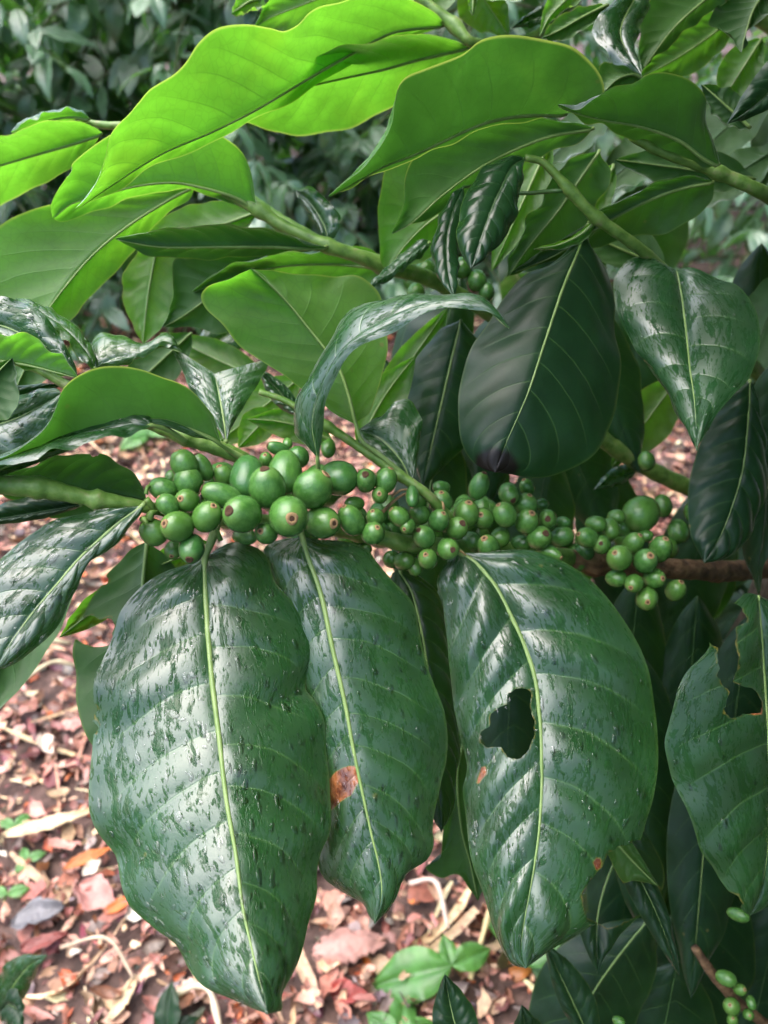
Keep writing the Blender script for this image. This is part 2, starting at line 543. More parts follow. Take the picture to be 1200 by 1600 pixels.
def LF(parent, base, tip, mid, L, Rr, d, el=0., er=0., side='top', mat='dry', label=None, nveins=9, quilt=.0012, arch=.002,
       wave=.0010, wavek=4, holes=(), burns=(), blacks=(), pet=None, rib=1.0, n=84, nv=22, seed=None, open_tip=None, ribmat=None, drops=0, slope=.11, key=None):
    """a leaf whose outline is given in photo pixels with its own depths (metres)"""
    global _ls
    _ls += 1
    sd = seed if seed is not None else _ls
    def c3(p): return [(q[0], q[1], q[2] if len(q) > 2 else 0.0) for q in p]
    mp = smooth(c3([base] + mid + [tip]), n)
    lt, rt = (tip, tip) if open_tip is None else open_tip
    lp = smooth(c3([base] + L + [lt]), n)
    rp = smooth(c3([base] + Rr + [rt]), n)
    t = np.linspace(0, 1, n)
    if len(d) == 2: d = (d[0], (d[0] + d[1]) / 2, d[1])
    dep = np.interp(t, [0, .5, 1], d)
    dd = d[0] * (1 - t) * (1 - 2 * t) + d[1] * 4 * t * (1 - t) + d[2] * t * (2 * t - 1)
    fall = np.sin(math.pi * np.clip(t, 0, 1)) ** .6 if open_tip is None else np.sin(math.pi * .5 * t) ** .6
    mid3 = P(mp[:, 0], mp[:, 1], dd + mp[:, 2])
    l3 = P(lp[:, 0], lp[:, 1], dd + el * fall + lp[:, 2])
    r3 = P(rp[:, 0], rp[:, 1], dd + er * fall + rp[:, 2])
    tocam = CP - mid3.mean(0)
    tocam /= np.linalg.norm(tocam)
    V, F, attrs, nrm = blade(mid3, l3, r3, nv, nveins, quilt, arch, wave, wavek, sd, slope, up=tocam if side == 'top' else -tocam)
    m = 2 * nv + 1
    sl = np.linspace(-1, 1, m)
    a = np.abs(sl)[None, :]
    ex = np.where(sl[None, :] < 0, lp[:, None, 0], rp[:, None, 0]); ey = np.where(sl[None, :] < 0, lp[:, None, 1], rp[:, None, 1])
    px = (mp[:, 0, None] * (1 - a) + ex * a).ravel(); py = (mp[:, 1, None] * (1 - a) + ey * a).ravel()
    burn = np.zeros(px.shape); black = np.zeros(px.shape)
    for q in burns:
        dist, _, _ = poly_dist(px, py, q)
        ins = point_in(px, py, q)
        burn = np.maximum(burn, np.clip(.5 + np.where(ins, dist, -dist) / 9.0, 0, 1))
    for q in blacks:
        dist, _, _ = poly_dist(px, py, q)
        ins = point_in(px, py, q)
        black = np.maximum(black, np.clip(.5 + np.where(ins, dist, -dist) / 8.0, 0, 1))
    V2 = V.reshape(-1, 3).copy()
    keep = np.ones(len(F), bool)
    for q in holes:
        q = ragged(q, sd)
        ins = point_in(px, py, q)
        cnt = ins[F].sum(1)
        keep &= cnt < 4
        mixv = np.zeros(len(px), bool)
        mixed = F[(cnt > 0) & (cnt < 4)]
        mixv[mixed.ravel()] = True
        mv = mixv & ins
        dist, bx, by = poly_dist(px, py, q)
        dpt = (CP - V2) @ RZ
        V2[mv] += ((bx - px)[mv] / FPX * dpt[mv])[:, None] * RX - ((by - py)[mv] / FPX * dpt[mv])[:, None] * RY
        px = np.where(mv, bx, px); py = np.where(mv, by, py)
        burn = np.maximum(burn, np.clip(.52 - dist / 9.0, 0, 1) * .95)
    F = F[keep]
    attrs['leaf_burn'] = burn; attrs['leaf_black'] = black
    used = np.unique(F)
    remap = -np.ones(len(V2), int); remap[used] = np.arange(len(used))
    attrs = {kk: vv[used] for kk, vv in attrs.items()}
    o = mesh_obj('leaf', V2[used], remap[F], M[mat], parent, loc=mid3[0], attrs=attrs)
    if label: o['label'] = label
    # midrib and leaf stalk: one tube, proud of the blade
    if rib:
        c = V[:, nv, :] - nrm[:, nv, :] * .0002
        c = c[::2]
        rr = (.00078 * (1 - np.linspace(0, 1, len(c))) ** .8 + .00014) * rib
        if pet is not None:
            pp = smooth([tuple(P(*q)) for q in pet] + [tuple(c[0])], 12)[:-1]
            c = np.vstack([pp, c]); rr = np.concatenate([np.linspace(.0016, .0009, len(pp)) * rib, rr])
        v, f = tube(c, rr, 7)
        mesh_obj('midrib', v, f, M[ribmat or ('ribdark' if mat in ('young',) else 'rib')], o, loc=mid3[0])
    if drops:
        rs = np.random.default_rng(sd + 500)
        vv, ff = [], []
        nb = 0
        valid = np.unique(F)
        gi = rs.choice(valid, drops)
        for g in gi:
            i, jj = divmod(int(g), m)
            if i < 3 or i > n - 4 or jj < 2 or jj > m - 3: continue
            c0 = V[i, jj]; nn = nrm[i, jj]
            dn = V[min(i + 1, n - 1), jj] - V[i - 1, jj]; dn /= np.linalg.norm(dn) + 1e-9
            sd_ = np.cross(nn, dn)
            r0 = .00035 + .0011 * rs.random() ** 3
            ln = 1 + 1.6 * rs.random() ** 2
            ht = .32 * r0
            ring = []
            for lev, (rad, hh) in enumerate(((1, 0), (.86, .55), (.5, .9))):
                for q in range(9):
                    th = 2 * math.pi * q / 9
                    wob = 1 + .25 * math.sin(2 * th + g) + .14 * math.sin(3 * th + 2 * g)
                    ring.append(c0 + nn * (hh * ht + .0001) + (dn * math.cos(th) * ln + sd_ * math.sin(th)) * r0 * rad * wob)
            ring.append(c0 + nn * (ht + .0001))
            b0 = len(vv)
            vv += ring
            for lev in range(2):
                for q in range(9):
                    q2 = (q + 1) % 9
                    ff.append((b0 + lev * 9 + q, b0 + lev * 9 + q2, b0 + lev * 9 + 9 + q2, b0 + lev * 9 + 9 + q))
            for q in range(9):
                ff.append((b0 + 18 + q, b0 + 18 + (q + 1) % 9, b0 + 27))
        if vv:
            dr = mesh_obj('rain_drops', np.array(vv), ff, M['water'], o, loc=mid3[0])
            dr['kind'] = 'stuff'
    return o


_ls = 0


def profile(t):
    return np.sin(math.pi * np.clip(t, 0, 1) ** .86) ** .85 * (1 - .25 * t ** 6)


def SL(parent, base, tip, wl, wr, d, bend=0., **kw):
    """plain lance-shaped leaf between two photo points, wl and wr its half widths as seen (px)"""
    b = np.array(base[:2], float); e = np.array(tip[:2], float)
    ax = e - b; ln = np.linalg.norm(ax); ax /= ln
    pr = np.array([ax[1], -ax[0]])
    tt = np.array([.06, .15, .27, .4, .55, .7, .82, .91, .97])
    midp = [b + ax * ln * q + pr * bend * math.sin(math.pi * q) for q in tt]
    Lp = [mq + pr * wl * w_ for mq, w_ in zip(midp, profile(tt))]
    Rp = [mq - pr * wr * w_ for mq, w_ in zip(midp, profile(tt))]
    kw.setdefault('n', 60); kw.setdefault('nv', 14)
    return LF(parent, base, tip, [tuple(q) for q in midp], [tuple(q) for q in Lp], [tuple(q) for q in Rp], d, **kw)


def generic_leaf(name, ln, wd, droop, fold, seed, n=22, nv=5, quilt=.0015, wave=.002):
    """leaf in its own frame: base at the origin, grows along +X, upper side +Z"""
    t = np.linspace(0, 1, n)
    ang = droop * t
    x = np.cumsum(np.cos(ang)) / n * ln; z = -np.cumsum(np.sin(ang)) / n * ln
    x -= x[0]; z -= z[0]
    mid = np.stack([x, 0 * x, z], 1)
    hw = wd * .5 * profile(t)
    l = mid + np.stack([0 * t, hw * math.cos(fold), hw * math.sin(fold)], 1)
    r = mid + np.stack([0 * t, -hw * math.cos(fold), hw * math.sin(fold)], 1)
    V, F, at, _ = blade(mid, l, r, nv, 9, quilt, .003, wave, 3, seed, up=np.array([0, 0, 1.]))
    at['leaf_burn'] = np.zeros(n * (2 * nv + 1)); at['leaf_black'] = at['leaf_burn']
    me = bpy.data.meshes.new(name)
    me.from_pydata(V.reshape(-1, 3).tolist(), [], F.tolist())
    me.polygons.foreach_set('use_smooth', [True] * len(me.polygons))
    for kk, vv in at.items():
        q = me.attributes.new(kk, 'FLOAT', 'POINT'); q.data.foreach_set('value', np.asarray(vv, float))
    return me


def place_leaf(me, parent, pos, direction, upv, scale=1.0, name='leaf'):
    o = bpy.data.objects.new(name, me)
    col.objects.link(o)
    x = Vector(direction).normalized(); z = Vector(upv)
    y = z.cross(x)
    if y.length < 1e-4: y = Vector((0, 1, 0)).cross(x)
    y.normalize(); z = x.cross(y)
    mt = Matrix((x, y, z)).transposed().to_4x4()
    o.parent = parent
    o.rotation_euler = mt.to_euler()
    o.location = Vector(pos) - Vector(WORLD[parent.name])
    o.scale = (scale,) * 3
    return o


# ================================================================== GROUND
gx = np.concatenate([np.linspace(-60, -4, 14), np.linspace(-3.6, 3.6, 90), np.linspace(4, 60, 14)])
gy = np.concatenate([np.linspace(-60, -1.5, 14), np.linspace(-1.2, 4.5, 80), np.linspace(5, 90, 16)])
X, Y = np.meshgrid(gx, gy, indexing='ij')
def ground_z(x, y):
    return .018 * np.sin(x * 3.1 + 1) * np.sin(y * 2.3) + .008 * np.sin(x * 9 + y * 7)
Z = ground_z(X, Y) * (np.hypot(X, Y) < 8)
idx = np.arange(X.size).reshape(X.shape)
F = np.stack([idx[:-1, :-1], idx[1:, :-1], idx[1:, 1:], idx[:-1, 1:]], -1).reshape(-1, 4)
g = mesh_obj('ground', np.stack([X, Y, Z], -1).reshape(-1, 3), F, M['soil'])
g['kind'] = 'structure'; g['label'] = 'bare soil under the coffee shrubs'

# leaf litter and bark chips nobody could count
PAL = [((.20, .085, .065), 5), ((.33, .17, .14), 5), ((.44, .27, .23), 4), ((.50, .36, .25), 3), ((.06, .035, .03), 4), ((.20, .17, .17), 2),
       ((.42, .13, .045), 1.4), ((.62, .48, .33), 1.6), ((.13, .05, .04), 4), ((.62, .55, .50), .5)]
pc = np.array([p[0] for p in PAL]); pw = np.array([p[1] for p in PAL]); pw /= pw.sum()


def scatter_litter(n, xr, yr, size, strip=False):
    x = rng.uniform(*xr, n); y = yr[0] + (yr[1] - yr[0]) * rng.random(n) ** 1.3
    s = size[0] + (size[1] - size[0]) * rng.random(n) ** 2.2
    asp = rng.uniform(.04, .12, n) if strip else rng.uniform(.25, .8, n)
    az = rng.uniform(0, 2 * math.pi, n)
    nr = np.stack([rng.normal(0, .38, n), rng.normal(0, .38, n), np.ones(n)], 1); nr /= np.linalg.norm(nr, axis=1)[:, None]
    u = np.stack([np.cos(az), np.sin(az), 0 * az], 1); u -= nr * np.sum(u * nr, 1)[:, None]; u /= np.linalg.norm(u, axis=1)[:, None]
    v = np.cross(nr, u)
    curl = rng.uniform(-.5, 1.0, n) * .45
    c = np.stack([x, y, ground_z(x, y) + rng.uniform(.001, .022, n)], 1)
    prof = np.array([.25, .85, 1, .75, .2] if not strip else [.7, 1, .9, 1, .5])
    bendy = rng.normal(0, .15, n)
    A = np.arange(5)[None, :, None] / 4
    B = np.array([-.5, 0, .5])[None, None, :]
    s3, as3, cu3 = s[:, None, None], asp[:, None, None], curl[:, None, None]
    U = (A - .5) * s3 + 0 * B + rng.normal(0, .07, (n, 5, 3)) * s3 * (0 if strip else 1)
    W = B * s3 * as3 * prof[None, :, None] * rng.uniform(.6, 1.35, (n, 5, 3)) + bendy[:, None, None] * s3 * (A - .5) ** 2
    H = cu3 * s3 * as3 * (2 * B) ** 2 + cu3 * .35 * s3 * (2 * A - 1) ** 2 + rng.normal(0, .0008, (n, 5, 3))
    V = c[:, None, None, :] + U[..., None] * u[:, None, None, :] + W[..., None] * v[:, None, None, :] + H[..., None] * nr[:, None, None, :]
    q = np.array([a * 3 + b_ for a in range(4) for b_ in range(2)])
    quad = np.stack([q, q + 1, q + 4, q + 3], 1)
    F = (np.arange(n)[:, None, None] * 15 + quad[None]).reshape(-1, 4)
    if strip:
        cc = np.where((rng.random(n) < .6)[:, None], np.array([.60, .46, .30]), np.array([.34, .20, .14]))
    else:
        cc = pc[rng.choice(len(pc), n, p=pw)]
    cc = np.clip(cc * np.array([1.62, 1.36, 1.22]) * rng.uniform(.5, 1.3, n)[:, None] + rng.normal(0, .012, (n, 3)), .008, .9)
    C = np.repeat(np.concatenate([cc, np.ones((n, 1))], 1), 15, axis=0)
    return V.reshape(-1, 3), F, C


v1, f1, c1 = scatter_litter(62000, (-2.4, 1.5), (.05, 3.1), (.008, .040))
v2, f2, c2 = scatter_litter(1800, (-2.2, 1.3), (.05, 2.6), (.04, .15), True)
o = mesh_obj('leaf_litter', np.vstack([v1, v2]), np.vstack([f1, f2 + len(v1)]), M['litter'], attrs=dict(piece_colour=np.vstack([c1, c2])))
tag(o, 'reddish brown bark chips and dead leaf scraps covering the ground', 'litter', kind='stuff')


def leaf_template(ln, wd, droop, fold, seed, n=9, nv=2):
    t = np.linspace(0, 1, n)
    ang = droop * t
    x = np.cumsum(np.cos(ang)) / n * ln; z = -np.cumsum(np.sin(ang)) / n * ln
    mid = np.stack([x - x[0], 0 * x, z - z[0]], 1)
    hw = wd * .5 * profile(t)
    l = mid + np.stack([0 * t, hw * math.cos(fold), hw * math.sin(fold)], 1)
    r = mid + np.stack([0 * t, -hw * math.cos(fold), hw * math.sin(fold)], 1)
    V, F, at, _ = blade(mid, l, r, nv, 9, .0005, .003, .003, 3, seed, up=np.array([0, 0, 1.]))
    return V.reshape(-1, 3), F, at


TEMPL = [leaf_template(.150, .062, dr, fo, i) for i, (dr, fo) in enumerate(((.5, .25), (.9, .15), (1.2, .35), (.2, .1)))]


def foliage(parent, items, mat, label=None):
    """many leaves of one shrub that cannot be told apart: real leaf blades joined into one part"""
    Vs, Fs, A = [], [], {'leaf_t': [], 'leaf_s': [], 'leaf_v': []}
    off = 0
    for j, (pos, dv, up, sc) in enumerate(items):
        tv, tf, ta = TEMPL[j % 4]
        x = np.asarray(dv, float); x /= np.linalg.norm(x)
        y = np.cross(np.asarray(up, float), x); y /= np.linalg.norm(y) + 1e-9
        z = np.cross(x, y)
        Vs.append(tv @ np.stack([x, y, z]) * sc + np.asarray(pos)); Fs.append(tf + off); off += len(tv)
        for kk in A: A[kk].append(ta[kk])
    A = {kk: np.concatenate(vv) for kk, vv in A.items()}
    o = mesh_obj('foliage', np.vstack(Vs), np.vstack(Fs), mat, parent, loc=WORLD[parent.name], attrs=A)
    o['kind'] = 'stuff'
    return o


# ================================================================== BACKGROUND SHRUBS
far_meshes = [generic_leaf('leaf', .150, .060, dr, fo, i, n=14, nv=3) for i, (dr, fo) in enumerate(((.5, .25), (.9, .15), (1.2, .35), (.2, .1)))]
for me in far_meshes: me.materials.append(M['far'])


def far_shrub(x, y, h, label, nb, rad, seed, near=250, dense=1.0, lean=0.):
    rs = np.random.default_rng(seed)
    t = thing('coffee_shrub', label, 'shrub', (x, y, 0), 'coffee shrubs in the background')
    zz = np.linspace(0, h, 14)
    c = np.stack([x + .05 * np.sin(zz * 3 + seed), y + .05 * np.cos(zz * 2.3), zz], 1)
    v, f = tube(c, np.linspace(.022, .006, 14), 7)
    mesh_obj('trunk', v, f, M['farstem'], t, loc=(x, y, 0))
    items = []
    for i in range(nb):
        z = h * (.05 + .93 * (i + rs.random()) / nb)
        az = i * 2.4 + rs.normal(0, .25)
        ln = rad * (1.0 - .45 * z / h) * rs.uniform(.7, 1.2)
        q = np.linspace(0, 1, 9)
        d = np.array([math.cos(az), math.sin(az)])
        bx = x + d[0] * ln * q; by = y + d[1] * ln * q
        bz = z + .18 * ln * q - .55 * ln * q ** 2
        bc = np.stack([bx, by, np.maximum(bz, .04)], 1)
        v, f = tube(bc, np.linspace(.007, .002, 9), 5)
        mesh_obj('branch', v, f, M['farstem'], t, loc=bc[0])
        npair = int(ln / .055 * dense)
        for kk in range(npair):
            u = .1 + .9 * (kk + .5) / npair
            pos = np.array([np.interp(u, q, bc[:, m_]) for m_ in range(3)]) + rs.normal(0, .02, 3)
            for sgn in (-1, 1):
                a2 = az + sgn * rs.uniform(.6, 1.4)
                items.append((pos, (math.cos(a2), math.sin(a2), rs.uniform(-1.3, .1)), (rs.normal(0, .35), rs.normal(0, .35), 1), rs.uniform(.6, 1.15)))
        items.append((bc[-1], (math.cos(az), math.sin(az), -.3), (0, 0, 1), .8))
    # the leaves on the side one sees are parts of their own, the rest is one mass
    items.sort(key=lambda it: np.linalg.norm(it[0] - CP))
    for pos, dv, up, sc in items[:near]:
        place_leaf(far_meshes[rs.integers(4)], t, pos, dv, up, sc)
    if len(items) > near:
        foliage(t, items[near:], M['far'])
    return t


far_shrub(-1.45, 2.75, 1.75, 'dark blurred shrub at the far left behind the bright leaves', 60, .80, 1, dense=1.3)
far_shrub(-.60, 2.95, 1.8, 'blurred shrub behind the largest backlit leaf', 60, .80, 2, dense=1.3)
far_shrub(.30, 3.0, 1.7, 'blurred shrub glimpsed under the upper middle leaves', 50, .75, 3, near=120, dense=1.2)
far_shrub(1.35, 2.7, 1.6, 'sunlit blurred shrub glimpsed through the gap at right', 50, .75, 4, near=120, dense=1.1)
far_shrub(-1.0, 3.35, 1.5, 'low shrub filling the gap between the two nearest blurred ones', 45, .7, 15, near=60, dense=1.2)
far_shrub(-.12, 3.45, 1.5, 'low shrub just behind the twig of the upper leaves', 45, .7, 16, near=60, dense=1.2)
far_shrub(-2.1, 3.1, 1.6, 'low shrub beyond the left edge of the picture', 45, .75, 17, near=40, dense=1.2)
far_shrub(-2.4, 3.9, 2.5, 'taller shrub in the second row at the far left', 55, 1.05, 5, near=60)
far_shrub(-1.0, 4.1, 2.6, 'taller shrub in the second row behind the gap between two shrubs', 55, 1.05, 6, near=60)
far_shrub(.5, 4.2, 2.6, 'taller second row shrub behind the middle of the picture', 55, 1.05, 7, near=40)
far_shrub(2.0, 4.0, 2.5, 'taller second row shrub at the far right', 55, 1.05, 8, near=40)
far_shrub(-1.8, 5.6, 3.4, 'tallest dark shrub far back at the left', 60, 1.4, 9, near=0)
far_shrub(.2, 5.8, 3.4, 'tallest dark shrub far back in the middle', 60, 1.4, 10, near=0)
far_shrub(2.4, 5.6, 3.4, 'tallest dark shrub far back at the right', 60, 1.4, 12, near=0)
far_shrub(1.0, -.35, 2.2, 'unseen shrub added to the right to block the sky', 60, .75, 13, near=0, dense=.8)  # this and the next three: unseen shrubs added to block skylight
far_shrub(.55, -1.25, 2.2, 'unseen shrub added behind the viewer to block the sky', 60, .75, 14, near=0, dense=.8)
far_shrub(-.55, -1.55, 2.1, 'unseen shrub added behind the viewer at the left to block the sky', 60, .75, 18, near=0, dense=.8)
far_shrub(-2.0, -.7, 2.0, 'unseen shrub added far to the left to block the low sky', 55, .75, 19, near=0, dense=.8)

# ================================================================== THE FRUITING COFFEE SHRUB
trunk_top = P(1235, 880, .60)
BASE = (float(trunk_top[0]) + .02, float(trunk_top[1]) + .03, 0.0)
S = thing('coffee_shrub', 'wet fruiting coffee shrub with clusters of green cherries in the foreground', 'shrub', BASE)
tc_ = smooth([(BASE[0], BASE[1], -.02), (BASE[0] - .015, BASE[1], .35), tuple(trunk_top), tuple(trunk_top + np.array([.0, -.01, .35])), tuple(trunk_top + np.array([-.02, -.03, .8]))], 60)
wob = 1 + .08 * np.sin(np.arange(60) * 1.7) + .05 * np.sin(np.arange(60) * .6)
v, f = tube(tc_, np.linspace(.026, .012, 60) * wob, 14)
mesh_obj('trunk', v, f, M['trunk'], S, loc=tc_[0])


def stem(pts, mat='stem', name='branch', nodes=(), label=None, seg=12):
    """pts: (px x, px y, depth, radius in px at that depth)"""
    n = max(24, len(pts) * 14)
    q = smooth([(a, b_, c_ * 1500, r_) for a, b_, c_, r_ in pts], n)
    c = P(q[:, 0], q[:, 1], q[:, 2] / 1500)
    r = q[:, 3] / FPX * q[:, 2] / 1500
    for nx, ny, k_ in nodes:      # swollen joints
        d2 = np.hypot(q[:, 0] - nx, q[:, 1] - ny)
        r = r * (1 + k_ * np.exp(-(d2 / 12) ** 2))
    r = r * (1 + .04 * np.sin(np.arange(n) * 1.3))
    v, f = tube(c, r, seg)
    o = mesh_obj(name, v, f, M[mat], S, loc=c[0])
    if label: o['label'] = label
    return o


# main fruiting branch, green towards its tip at the left, bark towards the trunk
stem([(-130, 738, .300, 15), (0, 757, .305, 16), (62, 762, .308, 17), (140, 779, .315, 12), (152, 781, .316, 15), (225, 792, .325, 10), (330, 810, .345, 11), (450, 818, .36, 12), (560, 832, .375, 13), (640, 850, .385, 14), (760, 858, .41, 14), (890, 872, .44, 15)],
     nodes=((60, 762, .12), (148, 780, .2), (330, 810, .2), (560, 832, .25), (760, 858, .2)), label='green fruiting branch')
stem([(870, 869, .438, 15.5), (930, 880, .45, 17), (1000, 886, .465, 16), (1080, 890, .49, 16), (1150, 892, .53, 16), (1245, 880, .60, 17)], mat='bark', label='brown flaking bark at the root end of the fruiting branch',
     nodes=((930, 880, .3), (1010, 886, .2), (1120, 892, .15)))
# branch of the upper left leaves
stem([(300, 290, .43, 5), (350, 302, .428, 8), (405, 328, .425, 10), (440, 352, .425, 10), (512, 384, .425, 10), (560, 400, .43, 11), (600, 415, .44, 13), (680, 440, .46, 12), (800, 520, .50, 12), (960, 700, .56, 13), (1235, 830, .60, 14)], nodes=((405, 328, .35), (515, 385, .35), (597, 414, .3)))
# twig of the left leaf group
stem([(-60, 540, .34, 7), (50, 573, .342, 7), (112, 606, .343, 8), (180, 634, .343, 10), (240, 662, .343, 12), (300, 686, .344, 13), (370, 712, .35, 12), (400, 735, .365, 10), (440, 790, .37, 9)], nodes=((112, 606, .2), (290, 683, .25)))
# thin twig through the middle
stem([(405, 612, .372, 5), (450, 628, .372, 5), (510, 665, .372, 7), (560, 698, .372, 7), (620, 740, .372, 8), (670, 775, .372, 8), (720, 830, .39, 8)], nodes=((510, 665, .3), (625, 742, .2)))
# twigs at upper right
stem([(820, 246, .37, 5), (850, 255, .372, 6), (890, 297, .375, 8), (930, 338, .38, 9), (1015, 402, .40, 9), (1110, 500, .46, 10), (1235, 640, .60, 13)], nodes=((893, 298, .35), (933, 342, .25)))
stem([(985, 212, .36, 7), (1030, 236, .362, 8), (1100, 262, .366, 8), (1130, 273, .368, 10), (1200, 306, .38, 11), (1300, 380, .50, 14), (1240, 560, .60, 14)], nodes=((1120, 268, .3),))
stem([(620, -40, .45, 8), (660, 0, .45, 8), (708, 38, .45, 9), (742, 68, .45, 8), (830, 60, .50, 8), (1000, -60, .56, 10), (1240, 60, .60, 12)], nodes=((710, 40, .4),))
stem([(130, 190, .46, 4), (165, 196, .46, 6), (195, 198, .46, 6), (300, 240, .46, 7), (420, 330, .45, 8), (520, 388, .44, 8)])
# lower branch at the right with its own fruit
stem([(1085, 1480, .50, 6), (1120, 1530, .50, 8), (1170, 1580, .51, 8), (1260, 1640, .56, 10), (1330, 1600, .62, 10)], mat='bark')

# ---------------- large wet leaves hanging in front
LF(S, (320, 872), (418, 1584),
   [(320, 900), (322, 949), (330, 1052), (343, 1156), (353, 1244), (369, 1337), (379, 1414), (395, 1487)],
   [(300, 878), (255, 897), (214, 923), (188, 954), (176, 990), (162, 1027), (152, 1060), (146, 1104), (143, 1140), (143, 1182), (140, 1233), (144, 1275), (157, 1311), (177, 1340), (193, 1383), (208, 1419), (240, 1450), (271, 1476), (291, 1512), (322, 1538), (358, 1559), (389, 1575)],
   [(340, 858), (365, 848), (389, 851), (410, 859), (423, 877), (431, 913), (462, 949), (482, 980), (495, 1021), (482, 1058), (477, 1078), (493, 1104), (508, 1135), (513, 1182), (516, 1249), (513, 1295), (503, 1331), (498, 1388), (482, 1430), (472, 1481), (457, 1528), (444, 1554), (440, 1578)],
   (.343, .300, .260), el=.010, er=.030, mat='wet', nveins=10, quilt=.0028, arch=.0022, wave=.0014, wavek=5, n=130, nv=36, rib=1.6, drops=800,
   holes=[[(136, 1128), (146, 1122), (155, 1130), (152, 1142), (144, 1147), (134, 1145)], [(140, 1096), (150, 1100), (158, 1112), (146, 1116), (138, 1112)]],
   pet=[(338, 812, .345), (334, 835, .343)], label='largest wet leaf, whitish with reflected sky on its left half')
LF(S, (472, 838), (586, 1443),
   [(482, 872), (503, 934), (519, 1011), (539, 1099), (552, 1171), (565, 1233), (581, 1306), (591, 1347), (597, 1394)],
   [(456, 840), (431, 846), (415, 856), (412, 872), (428, 950), (450, 1050), (468, 1150), (480, 1250), (495, 1330), (506, 1368), (524, 1388), (544, 1402), (566, 1412), (576, 1430)],
   [(493, 842), (544, 846), (575, 859), (588, 877), (609, 905), (627, 923), (643, 939), (653, 960), (658, 996), (666, 1037), (679, 1073), (694, 1115), (702, 1161), (699, 1192), (689, 1218), (679, 1259), (676, 1295), (678, 1321), (666, 1347), (637, 1368), (617, 1404), (602, 1425)],
   (.352, .330, .312), el=.014, er=.020, mat='wet', nveins=11, quilt=.0020, arch=.002, wave=.001, n=120, nv=32, rib=1.5, drops=420,
   burns=[[(517, 1222), (530, 1205), (548, 1196), (558, 1200), (560, 1222), (552, 1240), (535, 1252), (520, 1266), (517, 1245)]],
   pet=[(466, 815, .355), (468, 826, .354)], label='wet leaf with a reddish brown dead patch beside its midrib')
f3m = [(290, 120), (350, 195), (400, 290), (440, 380), (470, 470), (485, 580), (492, 700), (492, 850), (480, 1000), (455, 1150), (435, 1260), (428, 1340)]
f3l = [(205, 105), (172, 150), (165, 190), (183, 240), (190, 300), (200, 370), (205, 450), (215, 560), (235, 640), (258, 740), (258, 780), (246, 830), (255, 930), (280, 1060), (310, 1160), (340, 1260), (365, 1320), (400, 1370)]
f3r = [(280, 90), (370, 80), (460, 85), (560, 115), (640, 165), (710, 240), (770, 330), (810, 420), (840, 520), (858, 620), (855, 740), (840, 850), (815, 930), (798, 1000), (785, 1060), (760, 1120), (715, 1180), (660, 1235), (590, 1285), (515, 1335), (468, 1368)]
z2 = lambda p: [(600 + a / 2, 820 + b_ / 2) for a, b_ in p]
LF(S, (717, 863), (822, 1513), z2(f3m), z2(f3l), z2(f3r), (.385, .350, .325), el=.010, er=.014, mat='wet', nveins=9, quilt=.0056, arch=.003, wave=.0012, n=130, nv=38, rib=1.6, drops=520,
   holes=[z2([(385, 530), (420, 512), (455, 515), (465, 535), (455, 570), (470, 605), (472, 660), (460, 705), (430, 735), (400, 725), (365, 690), (330, 698), (308, 680), (310, 645), (340, 630), (340, 595), (370, 570), (390, 562)]),
          z2([(770, 985), (750, 1000), (715, 1000), (680, 1025), (665, 1070), (620, 1110), (598, 1150), (617, 1215), (640, 1250), (730, 1230), (810, 1130), (840, 1020), (800, 985)])],
   burns=[z2([(640, 1050), (650, 1035), (662, 1040), (664, 1065), (650, 1072)]), z2([(310, 760), (322, 755), (328, 780), (305, 806), (296, 808)])],
   pet=[(690, 848, .395), (703, 852, .39)], label='wet leaf with a large insect hole beside its midrib and an eaten edge')
f4l = [(1130, 215), (1075, 270), (1040, 330), (1000, 395), (955, 450), (920, 520), (890, 620), (873, 690), (900, 780), (940, 880), (970, 960), (990, 1020), (1030, 1070), (1060, 1120), (1090, 1165), (1115, 1200), (1135, 1217)]
LF(S, (1185, 930), (1172, 1431), [(1190, 980), (1196, 1060), (1202, 1160), (1204, 1260), (1200, 1340), (1188, 1400)], z2(f4l),
   [(1215, 945), (1260, 1000), (1295, 1080), (1310, 1180), (1295, 1280), (1250, 1360), (1200, 1415)], (.365, .36, .355), el=-.010, er=.022, mat='wet', nveins=8, quilt=.0022, arch=.003, n=100, nv=30, rib=1.1, drops=50,
   holes=[z2([(1015, 370), (1030, 378), (1025, 470), (1060, 520), (1045, 580), (1075, 600), (1110, 590), (1175, 590), (1182, 555), (1140, 510), (1075, 490), (1085, 440), (1085, 320), (1115, 300), (1108, 255), (1060, 222), (1000, 300)]),
          z2([(1040, 1100), (1060, 1150), (1100, 1152), (1114, 1180), (1110, 1230), (1030, 1230)])],
   burns=[z2([(1130, 520), (1180, 555), (1178, 590), (1140, 590), (1120, 560)])], label='leaf at the right edge with a large eaten gap and dead brown rim')
# left wet leaf
LF(S, (226, 786), (-6, 1044), [(205, 802), (183, 818), (126, 871), (93, 908), (50, 958), (12, 1010)],
   [(211, 796), (169, 795), (127, 801), (84, 815), (42, 838), (0, 874), (-40, 925), (-50, 980), (-30, 1025)],
   [(218, 806), (202, 826), (180, 852), (140, 877), (129, 897), (112, 933), (93, 976), (65, 1004), (37, 1029), (8, 1044)],
   (.314, .303, .290), el=.004, er=.004, mat='wet', nveins=8, quilt=.0016, arch=.002, wave=.0008, n=90, nv=26, drops=260, rib=1.1, label='wet leaf at the left edge mirroring the white sky')
SL(S, (120, 800), (-40, 1150), 62, 66, (.36, .33), bend=-10, side='under', mat='dry', label='dark leaf hanging under the wet leaf at the left edge')
